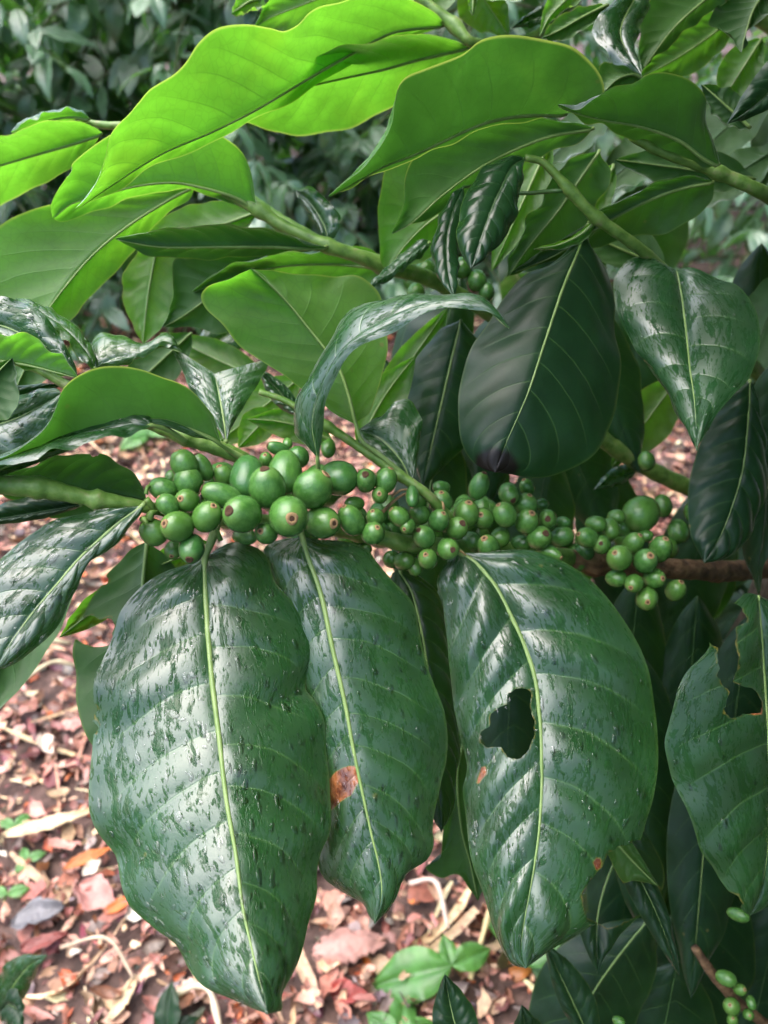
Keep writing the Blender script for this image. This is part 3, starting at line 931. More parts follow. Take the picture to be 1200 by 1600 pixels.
# eaten leaf behind the largest one
LF(S, (229, 846), (200, 1195), [(224, 900), (218, 980), (210, 1080)],
   [(200, 862), (172, 892), (160, 915), (142, 935), (128, 965), (118, 1000), (116, 1040), (120, 1095), (132, 1140), (150, 1175)],
   [(260, 870), (290, 920), (300, 1000), (290, 1090), (250, 1160)], (.358, .345, .33), el=.006, er=.02, side='under', mat='dry', n=100, nv=26,
   holes=[[(128, 965), (142, 957), (152, 966), (170, 962), (176, 975), (168, 1010), (140, 1012), (125, 1000), (105, 1000), (105, 965)], [(150, 900), (168, 896), (172, 906), (160, 917), (150, 925), (120, 920)]],
   label='olive leaf with two ragged bites behind the largest wet leaf')
SL(S, (205, 910), (93, 996), 22, 24, (.37, .37), side='under', mat='lit', label='small bright leaf tip below the green branch')
SL(S, (330, 850), (222, 895), 18, 26, (.365, .365), side='under', mat='lit')
LF(S, (622, 890), (690, 1300), [(645, 930), (665, 1020), (680, 1150)], [(612, 898), (608, 960), (620, 1060), (640, 1180), (665, 1260)],
   [(640, 888), (665, 905), (688, 940), (702, 1000), (712, 1080), (716, 1180), (708, 1260)], (.40, .385, .375), el=.01, er=.02, mat='dry', quilt=.003, nveins=11, label='dark rippled leaf between the two hanging wet leaves')
LF(S, (735, 1130), (747, 1408), [(715, 1200), (720, 1290), (735, 1350)], [(700, 1170), (690, 1230), (692, 1300), (688, 1340), (664, 1354), (690, 1372), (718, 1370), (735, 1390)],
   [(760, 1170), (775, 1250), (770, 1330), (758, 1380)], (.43, .45), side='under', mat='dry', label='dark leaf tip hanging between two wet leaves')

# ---------------- left group
LF(S, (345, 692), (-60, 745), [(320, 680), (270, 665), (190, 672), (110, 695), (30, 722)],
   [(336, 655), (327, 640), (300, 613), (268, 594), (220, 577), (165, 573), (118, 588), (96, 608), (90, 640), (72, 668), (30, 700)],
   [(327, 684), (295, 668), (250, 655), (190, 662), (135, 678), (90, 700), (30, 727)], (.335, .315, .30), el=-.016, er=-.004, side='under', mat='shadewet', arch=.002, wave=.0006, nveins=7,
   pet=[(378, 715, .348), (362, 706, .344)], label='arched leaf seen from below with a yellowing left end')
LF(S, (236, 664), (-70, 760), [(200, 668), (120, 682), (60, 703), (0, 730)],
   [(238, 655), (225, 650), (180, 655), (110, 672), (50, 695), (0, 716), (-50, 745)], [(225, 672), (190, 680), (125, 695), (60, 714), (0, 732), (-50, 755)],
   (.318, .305, .292), el=.016, er=-.010, mat='wet', nveins=9, quilt=.0006, drops=60, pet=[(290, 690, .335), (262, 672, .325)], label='wet leaf with pale midrib under the arched leaf')
LF(S, (-80, 670), (97, 614), [(-30, 668), (20, 655), (60, 635)], [(-40, 640), (0, 632), (30, 618), (60, 610), (85, 606)], [(-40, 715), (0, 716), (40, 700), (75, 670), (92, 640)], (.335, .335), el=.002, er=-.002, quilt=.0006, mat='wet', drops=30, label='leaf shining white with reflected sky at the left edge')
LF(S, (-90, 480), (121, 588), [(-30, 500), (20, 515), (70, 545)], [(-40, 463), (0, 464), (32, 470), (70, 492), (105, 545), (119, 575)], [(-40, 530), (10, 545), (60, 560), (100, 575)], (.335, .335), el=.002, er=-.002, quilt=.0006, mat='wet', drops=70, label='grey sheened wet leaf at the left edge with water trails')
LF(S, (-80, 560), (121, 588), [(-20, 560), (40, 568), (90, 580)], [(-40, 525), (0, 522), (35, 521), (60, 530), (85, 548), (108, 568)], [(-40, 568), (20, 572), (70, 580)], (.322, .322), el=-.012, er=.002, side='under', mat='lit',
   holes=[[(66, 545), (74, 542), (90, 540), (104, 552), (92, 556), (78, 553)]], label='folded yellow green leaf with a torn edge at the left')
LF(S, (148, 577), (25, 466), [(135, 550), (100, 515), (55, 485)], [(140, 545), (120, 512), (85, 488), (50, 474)], [(132, 570), (112, 545), (90, 522), (62, 500), (40, 480)], (.36, .365), el=.012, er=-.008, quilt=.0005, mat='shadewet', drops=50)
LF(S, (148, 576), (284, 548), [(180, 560), (215, 556), (250, 540)], [(142, 532), (165, 523), (190, 522), (218, 541), (245, 530), (264, 521)], [(180, 574), (215, 562), (245, 546), (268, 538)], (.365, .37), el=.010, er=-.002, quilt=.0005, mat='shadewet', drops=40)
LF(S, (353, 690), (335, 583), [(350, 660), (343, 620)], [(340, 670), (322, 645), (300, 615), (285, 580)], [(362, 668), (378, 640), (400, 605), (416, 578)], (.352, .365, .372), el=.006, er=.006, mat='wet', open_tip=((266, 540), (421, 560)), wave=.0005, quilt=.0004, drops=90, rib=1.2,
   label='wet leaf folded in a V above the left cherries')
SL(S, (-60, 640), (20, 560), 18, 62, (.315, .32), side='under', mat='dry', label='dull leaf cut off by the left edge')
SL(S, (-60, 640), (100, 600), 16, 18, (.345, .345), mat='dry')
LF(S, (-30, 748), (229, 780), [(40, 755), (110, 762), (180, 772)], [(30, 734), (70, 718), (125, 708), (170, 715), (205, 736), (224, 765)], [(40, 790), (110, 812), (180, 805)], (.325, .345), el=-.01, er=.01, side='under', mat='dry', quilt=.0008,
   holes=[[(140, 700), (154, 700), (153, 712), (146, 716), (140, 710)]], label='dark leaf with a notch behind the green branch')
SL(S, (130, 788), (-60, 820), 12, 26, (.33, .325), mat='dry')
SL(S, (-10, 590), (70, 700), 26, 30, (.38, .39), side='under', mat='lit')

SL(S, (420, 600), (250, 520), 34, 30, (.50, .52), side='under', mat='lit')
SL(S, (300, 520), (170, 640), 36, 34, (.50, .50), side='under', mat='dry')
SL(S, (470, 590), (330, 700), 36, 40, (.48, .48), side='under', mat='lit')
SL(S, (90, 470), (10, 640), 40, 40, (.46, .46), side='under', mat='dry')
SL(S, (300, 560), (420, 480), 30, 30, (.52, .52), side='top', mat='wet')

# ---------------- upper left: thin leaves with light through them
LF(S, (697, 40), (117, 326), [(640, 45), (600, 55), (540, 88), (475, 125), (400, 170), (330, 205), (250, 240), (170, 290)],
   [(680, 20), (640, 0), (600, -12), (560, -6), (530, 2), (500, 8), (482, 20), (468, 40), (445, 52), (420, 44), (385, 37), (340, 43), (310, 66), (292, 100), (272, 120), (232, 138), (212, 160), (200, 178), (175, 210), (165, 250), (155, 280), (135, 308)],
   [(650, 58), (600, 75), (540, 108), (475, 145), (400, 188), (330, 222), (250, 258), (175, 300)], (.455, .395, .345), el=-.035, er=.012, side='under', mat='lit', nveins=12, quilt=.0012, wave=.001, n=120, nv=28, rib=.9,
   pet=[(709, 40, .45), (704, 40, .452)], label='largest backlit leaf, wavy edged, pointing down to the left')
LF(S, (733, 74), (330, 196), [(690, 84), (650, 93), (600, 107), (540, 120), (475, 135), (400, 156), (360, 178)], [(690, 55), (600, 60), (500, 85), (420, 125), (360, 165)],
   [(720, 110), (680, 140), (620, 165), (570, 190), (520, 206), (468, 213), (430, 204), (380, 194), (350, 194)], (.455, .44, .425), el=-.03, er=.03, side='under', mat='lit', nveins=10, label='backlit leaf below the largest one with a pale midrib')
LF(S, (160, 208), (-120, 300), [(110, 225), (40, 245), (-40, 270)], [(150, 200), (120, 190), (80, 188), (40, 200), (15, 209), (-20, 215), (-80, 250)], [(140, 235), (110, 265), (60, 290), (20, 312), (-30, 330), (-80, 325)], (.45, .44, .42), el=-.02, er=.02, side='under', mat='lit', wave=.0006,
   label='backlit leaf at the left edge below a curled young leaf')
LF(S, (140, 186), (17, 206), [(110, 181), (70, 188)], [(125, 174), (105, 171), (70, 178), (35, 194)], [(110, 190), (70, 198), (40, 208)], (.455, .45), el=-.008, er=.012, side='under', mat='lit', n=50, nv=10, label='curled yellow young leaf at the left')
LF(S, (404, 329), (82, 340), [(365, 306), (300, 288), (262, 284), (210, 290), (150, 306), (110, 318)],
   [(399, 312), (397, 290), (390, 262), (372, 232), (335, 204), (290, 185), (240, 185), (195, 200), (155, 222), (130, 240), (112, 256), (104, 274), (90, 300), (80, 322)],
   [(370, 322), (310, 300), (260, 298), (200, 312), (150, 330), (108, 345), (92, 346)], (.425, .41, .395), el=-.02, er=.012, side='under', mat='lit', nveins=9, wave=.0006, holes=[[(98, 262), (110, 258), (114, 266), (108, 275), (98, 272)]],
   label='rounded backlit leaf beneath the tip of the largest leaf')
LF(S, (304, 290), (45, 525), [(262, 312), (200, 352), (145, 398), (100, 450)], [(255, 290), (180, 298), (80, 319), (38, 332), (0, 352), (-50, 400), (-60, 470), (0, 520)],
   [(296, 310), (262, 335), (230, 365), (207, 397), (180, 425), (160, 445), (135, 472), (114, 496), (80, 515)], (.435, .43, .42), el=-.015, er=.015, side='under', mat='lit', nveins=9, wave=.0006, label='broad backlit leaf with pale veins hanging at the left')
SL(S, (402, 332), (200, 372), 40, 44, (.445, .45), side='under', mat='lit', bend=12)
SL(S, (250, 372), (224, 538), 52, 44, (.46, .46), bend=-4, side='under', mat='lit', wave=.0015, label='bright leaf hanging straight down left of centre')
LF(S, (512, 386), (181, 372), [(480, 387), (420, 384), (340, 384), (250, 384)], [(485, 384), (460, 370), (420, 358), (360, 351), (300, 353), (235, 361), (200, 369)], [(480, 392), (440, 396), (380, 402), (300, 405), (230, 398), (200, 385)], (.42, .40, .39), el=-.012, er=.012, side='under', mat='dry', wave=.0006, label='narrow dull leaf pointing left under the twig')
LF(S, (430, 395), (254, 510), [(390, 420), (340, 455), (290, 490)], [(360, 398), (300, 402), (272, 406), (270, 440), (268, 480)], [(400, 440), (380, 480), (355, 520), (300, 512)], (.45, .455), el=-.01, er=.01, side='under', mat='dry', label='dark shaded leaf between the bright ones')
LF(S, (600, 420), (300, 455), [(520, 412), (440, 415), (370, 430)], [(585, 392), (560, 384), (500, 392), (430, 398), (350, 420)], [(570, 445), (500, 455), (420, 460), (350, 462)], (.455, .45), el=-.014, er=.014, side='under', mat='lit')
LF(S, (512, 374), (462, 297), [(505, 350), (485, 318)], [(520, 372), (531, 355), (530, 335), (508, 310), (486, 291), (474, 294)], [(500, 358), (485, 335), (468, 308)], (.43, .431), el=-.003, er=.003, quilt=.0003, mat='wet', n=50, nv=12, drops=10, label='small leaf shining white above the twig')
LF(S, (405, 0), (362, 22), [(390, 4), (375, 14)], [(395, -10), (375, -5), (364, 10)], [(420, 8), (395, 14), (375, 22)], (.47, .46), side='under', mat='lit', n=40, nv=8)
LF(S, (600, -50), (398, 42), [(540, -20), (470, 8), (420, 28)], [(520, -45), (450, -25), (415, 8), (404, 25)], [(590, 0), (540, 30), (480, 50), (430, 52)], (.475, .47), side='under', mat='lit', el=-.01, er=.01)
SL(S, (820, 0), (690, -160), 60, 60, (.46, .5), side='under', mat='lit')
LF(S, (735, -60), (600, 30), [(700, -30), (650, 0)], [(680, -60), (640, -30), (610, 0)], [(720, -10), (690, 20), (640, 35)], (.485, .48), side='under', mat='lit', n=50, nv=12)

# ---------------- centre
LF(S, (553, 662), (392, 421), [(545, 625), (530, 580), (510, 550), (480, 512), (450, 475), (420, 445)],
   [(520, 645), (470, 605), (420, 572), (375, 540), (343, 503), (322, 482), (314, 464), (322, 450), (345, 438), (365, 432)],
   [(580, 640), (600, 575), (604, 520), (596, 470), (583, 448), (556, 430), (520, 430), (480, 431), (430, 422)], (.368, .365, .345), el=-.012, er=.02, side='under', mat='lit', nveins=8, wave=.0008,
   pet=[(640, 750, .372), (595, 712, .37), (566, 690, .368)], label='bright backlit leaf at the centre with a blunt tip')
LF(S, (496, 716), (797, 512), [(488, 660), (500, 605), (530, 555), (575, 512), (640, 482), (700, 474), (755, 478)],
   [(478, 694), (460, 675), (460, 630), (482, 592), (508, 545), (532, 500), (562, 478), (600, 468), (640, 459), (690, 466), (732, 461), (768, 480)],
   [(502, 690), (508, 640), (524, 590), (552, 548), (600, 526), (665, 490), (700, 481), (750, 484), (778, 496)], (.345, .325, .31), el=.018, er=-.006, mat='wet', quilt=.0005, nveins=8, wave=.0004, n=100, nv=22,
   pet=[(505, 770, .365), (498, 740, .352)], drops=20, label='curled leaf with a long drooping tip in the centre')
LF(S, (646, 762), (560, 672), [(628, 722), (600, 690), (580, 678)], [(630, 752), (600, 730), (572, 712), (560, 695)], [(648, 735), (656, 695), (658, 655), (640, 624), (618, 630), (590, 652)], (.37, .385), el=-.002, er=.006, quilt=.0006, mat='wet', n=60, nv=16, drops=30, label='small wet leaf above the middle cherries')
SL(S, (560, 700), (650, 556), 30, 36, (.46, .46), side='under', mat='lit', bend=8)
SL(S, (575, 660), (700, 480), 26, 40, (.50, .5), side='under', mat='lit')
SL(S, (520, 690), (385, 655), 26, 26, (.43, .43), side='under', mat='lit', bend=-10)
SL(S, (430, 640), (372, 700), 24, 30, (.44, .44), side='under', mat='lit')
SL(S, (470, 650), (404, 575), 18, 14, (.41, .41), mat='wet', drops=15)
LF(S, (672, 378), (575, 452), [(640, 402), (610, 426)], [(662, 374), (630, 398), (600, 428)], [(668, 392), (635, 418), (605, 440)], (.42, .40), el=.01, er=-.002, mat='wet', n=50, nv=10, label='narrow leaf edge shining white near the upper cherries')
SL(S, (690, 640), (640, 990), 60, 56, (.50, .50), el=.01, er=.01, side='top', mat='dry')
SL(S, (720, 500), (660, 760), 70, 62, (.48, .48), el=.01, er=.01, side='top', mat='dry')

# ---------------- upper right
LF(S, (885, 178), (513, 306), [(840, 178), (800, 181), (750, 193), (690, 220), (640, 243), (600, 258), (560, 280)],
   [(935, 165), (944, 142), (938, 118), (920, 94), (890, 71), (840, 59), (790, 56), (750, 63), (720, 85), (665, 107), (632, 125), (617, 160), (610, 190), (597, 225), (570, 262), (540, 285)],
   [(850, 186), (800, 192), (750, 204), (690, 231), (640, 252), (600, 267), (555, 290)], (.385, .36, .345), el=-.03, er=.014, side='under', mat='shadewet', nveins=9, wave=.0006, n=110, nv=26, label='large dull green leaf arching over the upper centre')
LF(S, (928, 200), (612, 364), [(850, 215), (760, 255), (690, 305), (645, 345)], [(860, 185), (780, 190), (700, 218), (650, 240), (632, 290), (625, 335)], [(900, 225), (840, 245), (790, 270), (740, 305), (690, 330), (650, 350)], (.40, .40, .39), el=-.012, er=.012, side='under', mat='shadewet', label='dark shaded leaf just under the large arching leaf')
LF(S, (1124, 258), (872, 163), [(1100, 246), (1060, 217), (1000, 196), (950, 187), (905, 176)], [(1120, 240), (1113, 215), (1105, 185), (1098, 148), (1082, 126), (1046, 114), (1020, 118), (980, 128), (945, 146), (905, 168)],
   [(1095, 258), (1050, 240), (1000, 222), (950, 202), (900, 182)], (.355, .345, .335), el=-.022, er=.014, side='under', mat='dry', nveins=9, n=100, nv=24, label='dull leaf with a thin pointed tip at the upper right')
LF(S, (1116, 283), (800, 425), [(1060, 295), (1000, 318), (940, 350), (870, 395)], [(1060, 274), (1000, 299), (950, 322), (920, 350), (850, 392)], [(1110, 315), (1080, 345), (1030, 366), (980, 372), (900, 395)], (.40, .42), el=-.01, er=.014, side='under', mat='dry')
LF(S, (935, 236), (792, 432), [(905, 280), (870, 330), (825, 385)], [(903, 243), (872, 266), (857, 290), (850, 312), (827, 333), (820, 360), (802, 390)], [(955, 270), (935, 320), (900, 370), (850, 410)], (.415, .42), el=-.008, er=.01, side='under', mat='shadewet', wave=.0015, label='leaf with a wavy pale rim behind the upper twig')
SL(S, (860, 220), (768, 424), 30, 34, (.44, .44), side='under', mat='lit', wave=.0012)
SL(S, (960, 258), (880, 400), 26, 40, (.45, .45), side='under', mat='lit')
LF(S, (770, 285), (604, 424), [(720, 315), (670, 347), (630, 386)], [(700, 250), (640, 240), (605, 258), (592, 315), (592, 370), (594, 405)], [(750, 340), (710, 385), (660, 408)], (.43, .43), el=-.01, er=.01, side='under', mat='lit', label='bright leaf hanging behind the shaded one at upper centre')
LF(S, (820, 247), (736, 420), [(800, 260), (785, 290), (770, 322), (752, 370)], [(800, 244), (775, 250), (750, 268), (732, 295), (718, 332), (714, 370), (722, 400)], [(818, 262), (813, 300), (804, 345), (782, 380), (756, 405)], (.362, .35, .345), el=.006, er=.006, mat='young', nveins=9, quilt=.0012, n=90, nv=22, rib=.8, label='young dark glossy crinkled leaf hanging at upper centre')
LF(S, (724, 292), (709, 464), [(708, 330), (698, 375), (700, 425)], [(705, 308), (688, 338), (676, 375), (675, 405), (684, 430), (698, 452)], [(722, 320), (720, 360), (716, 410), (712, 445)], (.365, .358, .352), el=.006, er=.008, mat='young', nveins=9, quilt=.0011, n=80, nv=18, rib=.7, pet=[(880, 297, .375), (810, 302, .385), (760, 290, .38)], label='smaller young glossy crinkled leaf beside the other one')
LF(S, (921, 347), (774, 738), [(900, 400), (880, 450), (850, 540), (825, 615), (790, 695)], [(898, 385), (860, 410), (825, 430), (790, 460), (765, 500), (740, 540), (721, 585), (716, 630), (719, 680), (730, 712), (750, 730)],
   [(920, 380), (940, 410), (955, 450), (962, 500), (967, 550), (967, 610), (957, 660), (935, 700), (900, 730), (860, 745), (820, 745), (795, 740)], (.395, .37, .365), el=.014, er=.022, mat='dry', nveins=9, quilt=.0016, n=110, nv=28, rib=1.0,
   blacks=[[(735, 745), (745, 712), (770, 700), (795, 705), (808, 728), (800, 750), (770, 755)]], pet=[(935, 342, .38), (928, 343, .388)], label='broad dark leaf with a blackened tip right of centre')
LF(S, (1057, 421), (1088, 704), [(1065, 460), (1072, 515), (1078, 575), (1085, 630)], [(1035, 412), (1000, 402), (980, 405), (962, 430), (958, 445), (961, 470), (970, 505), (990, 540), (1015, 575), (1040, 615), (1065, 652), (1080, 684)],
   [(1080, 418), (1110, 428), (1140, 442), (1165, 460), (1180, 480), (1187, 510), (1185, 550), (1170, 590), (1140, 625), (1115, 655), (1098, 684)], (.395, .36, .33), el=.024, er=-.002, mat='wet', nveins=7, quilt=.0012, n=100, nv=28, rib=.9, drops=50, label='grey green heart shaped leaf with dark water spots at right')
LF(S, (1172, 592), (1100, 880), [(1170, 650), (1160, 740), (1130, 830)], [(1130, 620), (1095, 690), (1076, 760), (1078, 830)], [(1190, 660), (1200, 740), (1180, 820), (1140, 870)], (.43, .42), el=.01, er=.01, mat='dry', quilt=.003, label='shaded leaf hanging beside the trunk')
SL(S, (1215, 560), (1185, 930), 22, 60, (.44, .46), el=-.01, er=.02, mat='dry', burns=[[(1155, 745), (1175, 740), (1185, 760), (1180, 800), (1160, 825), (1152, 790)]])
SL(S, (1060, 590), (955, 730), 42, 38, (.62, .62), side='under', mat='lit', label='yellow green leaf glowing in the gap beside the dark leaf')
SL(S, (1000, 728), (928, 765), 12, 16, (.58, .56), mat='wet')
LF(S, (1012, -30), (1003, 118), [(985, 10), (970, 50), (985, 90)], [(966, -5), (945, 15), (930, 33), (926, 48), (932, 66), (946, 80), (962, 98)], [(1018, 0), (1009, 24), (1000, 45), (993, 70), (990, 92)], (.40, .375), el=.0, er=.006, mat='wet', n=60, nv=16, drops=0, quilt=.0007, label='leaf shining white at the top right')
LF(S, (1150, -40), (1003, 108), [(1100, 0), (1050, 45)], [(1060, -30), (1015, 0), (998, 60)], [(1135, 0), (1080, 42), (1040, 78)], (.42, .42), side='under', mat='shadewet', el=-.005, er=.008)
LF(S, (1150, 20), (1000, 120), [(1110, 55), (1050, 95)], [(1100, 20), (1050, 50), (1015, 90)], [(1140, 60), (1110, 95), (1075, 118), (1030, 122)], (.455, .455), side='under', mat='lit', el=-.006, er=.006, label='bright leaf in the top right corner')
SL(S, (1190, 60), (1120, 170), 30, 34, (.48, .48), side='under', mat='lit')
LF(S, (1210, -30), (1158, 82), [(1180, 10), (1168, 40)], [(1140, -10), (1108, 32), (1125, 45), (1145, 62)], [(1210, 10), (1192, 30), (1168, 48)], (.43, .42), side='under', mat='dry')
SL(S, (1260, 60), (1136, 194), 26, 34, (.37, .36), side='top', mat='dry', bend=14, label='dark leaf at the right edge below the top corner')
LF(S, (1010, 128), (942, 145), [(990, 118), (965, 125)], [(985, 103), (955, 96), (936, 106)], [(990, 138), (965, 145)], (.41, .41), side='under', mat='shadewet', n=40, nv=10)
SL(S, (1170, 200), (1095, 132), 22, 30, (.40, .40), side='under', mat='dry')
LF(S, (950, 8), (848, 60), [(910, 28), (875, 48)], [(920, 8), (885, 19), (858, 40)], [(940, 28), (918, 42), (880, 64)], (.43, .425), side='under', mat='shadewet', n=50, nv=12)
LF(S, (910, -30), (843, 58), [(885, 0), (858, 28)], [(880, -40), (855, 0), (846, 30)], [(915, -5), (880, 18), (856, 40)], (.445, .44), side='under', mat='lit', n=50, nv=12, label='small yellow green leaf at the top edge')
SL(S, (730, -40), (795, 58), 30, 46, (.50, .5), side='under', mat='lit')
SL(S, (740, -20), (738, 24), 7, 8, (.44, .44), side='under', mat='lit', n=30, nv=6)
SL(S, (900, 0), (800, 44), 16, 14, (.5, .5), mat='wet')
LF(S, (932, 345), (834, 389), [(905, 368), (870, 384)], [(920, 350), (890, 372), (860, 381)], [(918, 372), (885, 388), (860, 390)], (.385, .39), side='under', mat='lit', n=40, nv=10)
SL(S, (1180, 280), (960, 250), 34, 40, (.47, .46), side='under', mat='dry')
SL(S, (1040, 420), (830, 330), 30, 60, (.5, .5), side='under', mat='dry')

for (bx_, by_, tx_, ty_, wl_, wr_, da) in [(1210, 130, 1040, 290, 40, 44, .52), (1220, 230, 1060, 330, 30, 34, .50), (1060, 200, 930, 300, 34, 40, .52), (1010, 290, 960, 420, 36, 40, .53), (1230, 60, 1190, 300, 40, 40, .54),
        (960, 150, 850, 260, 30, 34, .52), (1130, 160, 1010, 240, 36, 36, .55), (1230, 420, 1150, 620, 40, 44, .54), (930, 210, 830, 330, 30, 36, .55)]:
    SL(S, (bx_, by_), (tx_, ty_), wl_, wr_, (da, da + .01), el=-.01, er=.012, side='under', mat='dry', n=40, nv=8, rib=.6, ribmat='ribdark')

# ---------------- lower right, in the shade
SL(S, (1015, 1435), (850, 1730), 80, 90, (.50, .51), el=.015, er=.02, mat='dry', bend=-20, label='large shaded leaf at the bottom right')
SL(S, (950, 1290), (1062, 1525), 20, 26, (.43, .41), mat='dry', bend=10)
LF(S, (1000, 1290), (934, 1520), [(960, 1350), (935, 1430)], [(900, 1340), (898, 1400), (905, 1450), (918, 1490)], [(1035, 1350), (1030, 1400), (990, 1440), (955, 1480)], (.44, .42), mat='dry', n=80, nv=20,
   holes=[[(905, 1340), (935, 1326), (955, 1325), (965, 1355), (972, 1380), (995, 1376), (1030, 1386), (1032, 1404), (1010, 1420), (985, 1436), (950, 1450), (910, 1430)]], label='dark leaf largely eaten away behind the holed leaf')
LF(S, (952, 1300), (1030, 1386), [(968, 1322), (995, 1352)], [(945, 1320), (958, 1352), (974, 1378), (998, 1376)], [(975, 1300), (990, 1320), (1010, 1352)], (.415, .41), side='under', mat='shadewet', n=40, nv=10, label='small pale leaf scrap beside the eaten edge')
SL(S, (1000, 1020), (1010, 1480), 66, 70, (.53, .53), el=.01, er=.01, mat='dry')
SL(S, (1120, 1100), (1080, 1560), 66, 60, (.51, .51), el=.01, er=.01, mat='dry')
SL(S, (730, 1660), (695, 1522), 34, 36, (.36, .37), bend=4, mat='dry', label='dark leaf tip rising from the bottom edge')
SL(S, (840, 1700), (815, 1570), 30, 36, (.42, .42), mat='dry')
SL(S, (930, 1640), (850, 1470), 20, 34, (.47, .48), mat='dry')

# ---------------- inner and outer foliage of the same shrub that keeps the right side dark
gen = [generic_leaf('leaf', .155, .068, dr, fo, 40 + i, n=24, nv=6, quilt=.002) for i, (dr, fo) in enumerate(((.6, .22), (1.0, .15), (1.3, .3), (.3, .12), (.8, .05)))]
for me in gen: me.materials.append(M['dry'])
rs = np.random.default_rng(77)


def fill(n, test, xr, yr, dr, hang=.55, sc=(.75, 1.2)):
    c = 0
    tries = 0
    while c < n and tries < n * 40:
        tries += 1
        x, y, d = rs.uniform(*xr), rs.uniform(*yr), rs.uniform(*dr)
        if not test(x, y, d): continue
        p = P(x, y, d)
        az = rs.uniform(0, 2 * math.pi)
        dirv = np.array([math.cos(az), math.sin(az), 0]) * (1 - hang) + np.array([0, 0, -1]) * hang * rs.uniform(.5, 1.4)
        dirv /= np.linalg.norm(dirv)
        s = rs.uniform(*sc)
        place_leaf(gen[rs.integers(len(gen))], S, p - dirv * .075 * s, dirv, (rs.normal(0, .3), rs.normal(0, .3) - .3, 1), s)
        c += 1


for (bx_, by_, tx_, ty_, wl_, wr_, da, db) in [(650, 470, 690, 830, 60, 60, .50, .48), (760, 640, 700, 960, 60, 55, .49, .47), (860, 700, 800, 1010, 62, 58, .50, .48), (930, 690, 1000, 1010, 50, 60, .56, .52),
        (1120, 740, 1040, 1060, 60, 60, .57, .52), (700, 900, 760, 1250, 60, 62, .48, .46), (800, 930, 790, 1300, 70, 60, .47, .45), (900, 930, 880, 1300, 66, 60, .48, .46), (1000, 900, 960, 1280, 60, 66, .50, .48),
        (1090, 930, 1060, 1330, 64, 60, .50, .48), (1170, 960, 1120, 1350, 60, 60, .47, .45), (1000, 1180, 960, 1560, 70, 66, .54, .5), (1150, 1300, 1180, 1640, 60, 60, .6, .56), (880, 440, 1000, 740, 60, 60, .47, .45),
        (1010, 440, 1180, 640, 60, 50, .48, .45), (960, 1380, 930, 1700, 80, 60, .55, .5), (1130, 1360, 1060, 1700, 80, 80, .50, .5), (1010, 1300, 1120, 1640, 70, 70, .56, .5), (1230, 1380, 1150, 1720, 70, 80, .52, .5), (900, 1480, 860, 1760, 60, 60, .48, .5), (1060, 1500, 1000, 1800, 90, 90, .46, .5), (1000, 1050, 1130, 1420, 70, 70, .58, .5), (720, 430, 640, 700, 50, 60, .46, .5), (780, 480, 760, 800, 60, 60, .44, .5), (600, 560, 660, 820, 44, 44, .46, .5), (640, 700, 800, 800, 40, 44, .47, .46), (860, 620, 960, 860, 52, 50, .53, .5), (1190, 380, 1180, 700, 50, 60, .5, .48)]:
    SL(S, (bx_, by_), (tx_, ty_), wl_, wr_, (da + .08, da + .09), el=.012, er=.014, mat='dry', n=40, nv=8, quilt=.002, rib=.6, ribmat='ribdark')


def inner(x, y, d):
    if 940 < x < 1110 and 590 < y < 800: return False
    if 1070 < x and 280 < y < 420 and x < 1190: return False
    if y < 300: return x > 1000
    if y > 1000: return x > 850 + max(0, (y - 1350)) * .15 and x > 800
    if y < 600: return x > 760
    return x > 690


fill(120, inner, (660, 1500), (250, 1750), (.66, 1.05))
# crown of this shrub beside, above and behind the camera's right, outside the picture
items = []
r3 = np.random.default_rng(21)
for i in range(95):
    z = .2 + 1.75 * (i + r3.random()) / 95
    az = i * 2.4 + r3.normal(0, .2)
    ln = .85 * (1.0 - .30 * max(0, z - .9)) * r3.uniform(.75, 1.2)
    for kk in range(int(ln / .05)):
        u = .12 + .88 * kk * .05 / ln
        pos = np.array([BASE[0] + math.cos(az) * ln * u, BASE[1] + math.sin(az) * ln * u, z + .2 * ln * u - .45 * ln * u * u])
        for sgn in (-1, 1):
            a2 = az + sgn * r3.uniform(.6, 1.3)
            dv = np.array([math.cos(a2), math.sin(a2), r3.uniform(-.8, .1)])
            sc = r3.uniform(.8, 1.2)
            ok = True
            for e in (0, .08, .16):
                p_ = pos + dv * e * sc
                rel = p_ - CP
                dep = -(rel @ RZ)
                if dep > .02:
                    px_ = 600 + FPX * (rel @ RX) / dep; py_ = 800 - FPX * (rel @ RY) / dep
                    if -120 < px_ < 1290 and -120 < py_ < 1720: ok = False
                if np.linalg.norm(rel) < .28: ok = False
                if p_[0] < .10 + .25 * max(0, .9 - p_[2]) and .55 < p_[2] < 1.32: ok = False
                if p_[0] < (.0 if p_[2] > 1.32 else .05): ok = False
            if ok: items.append((pos, dv, (r3.normal(0, .3), r3.normal(0, .3), 1), sc))
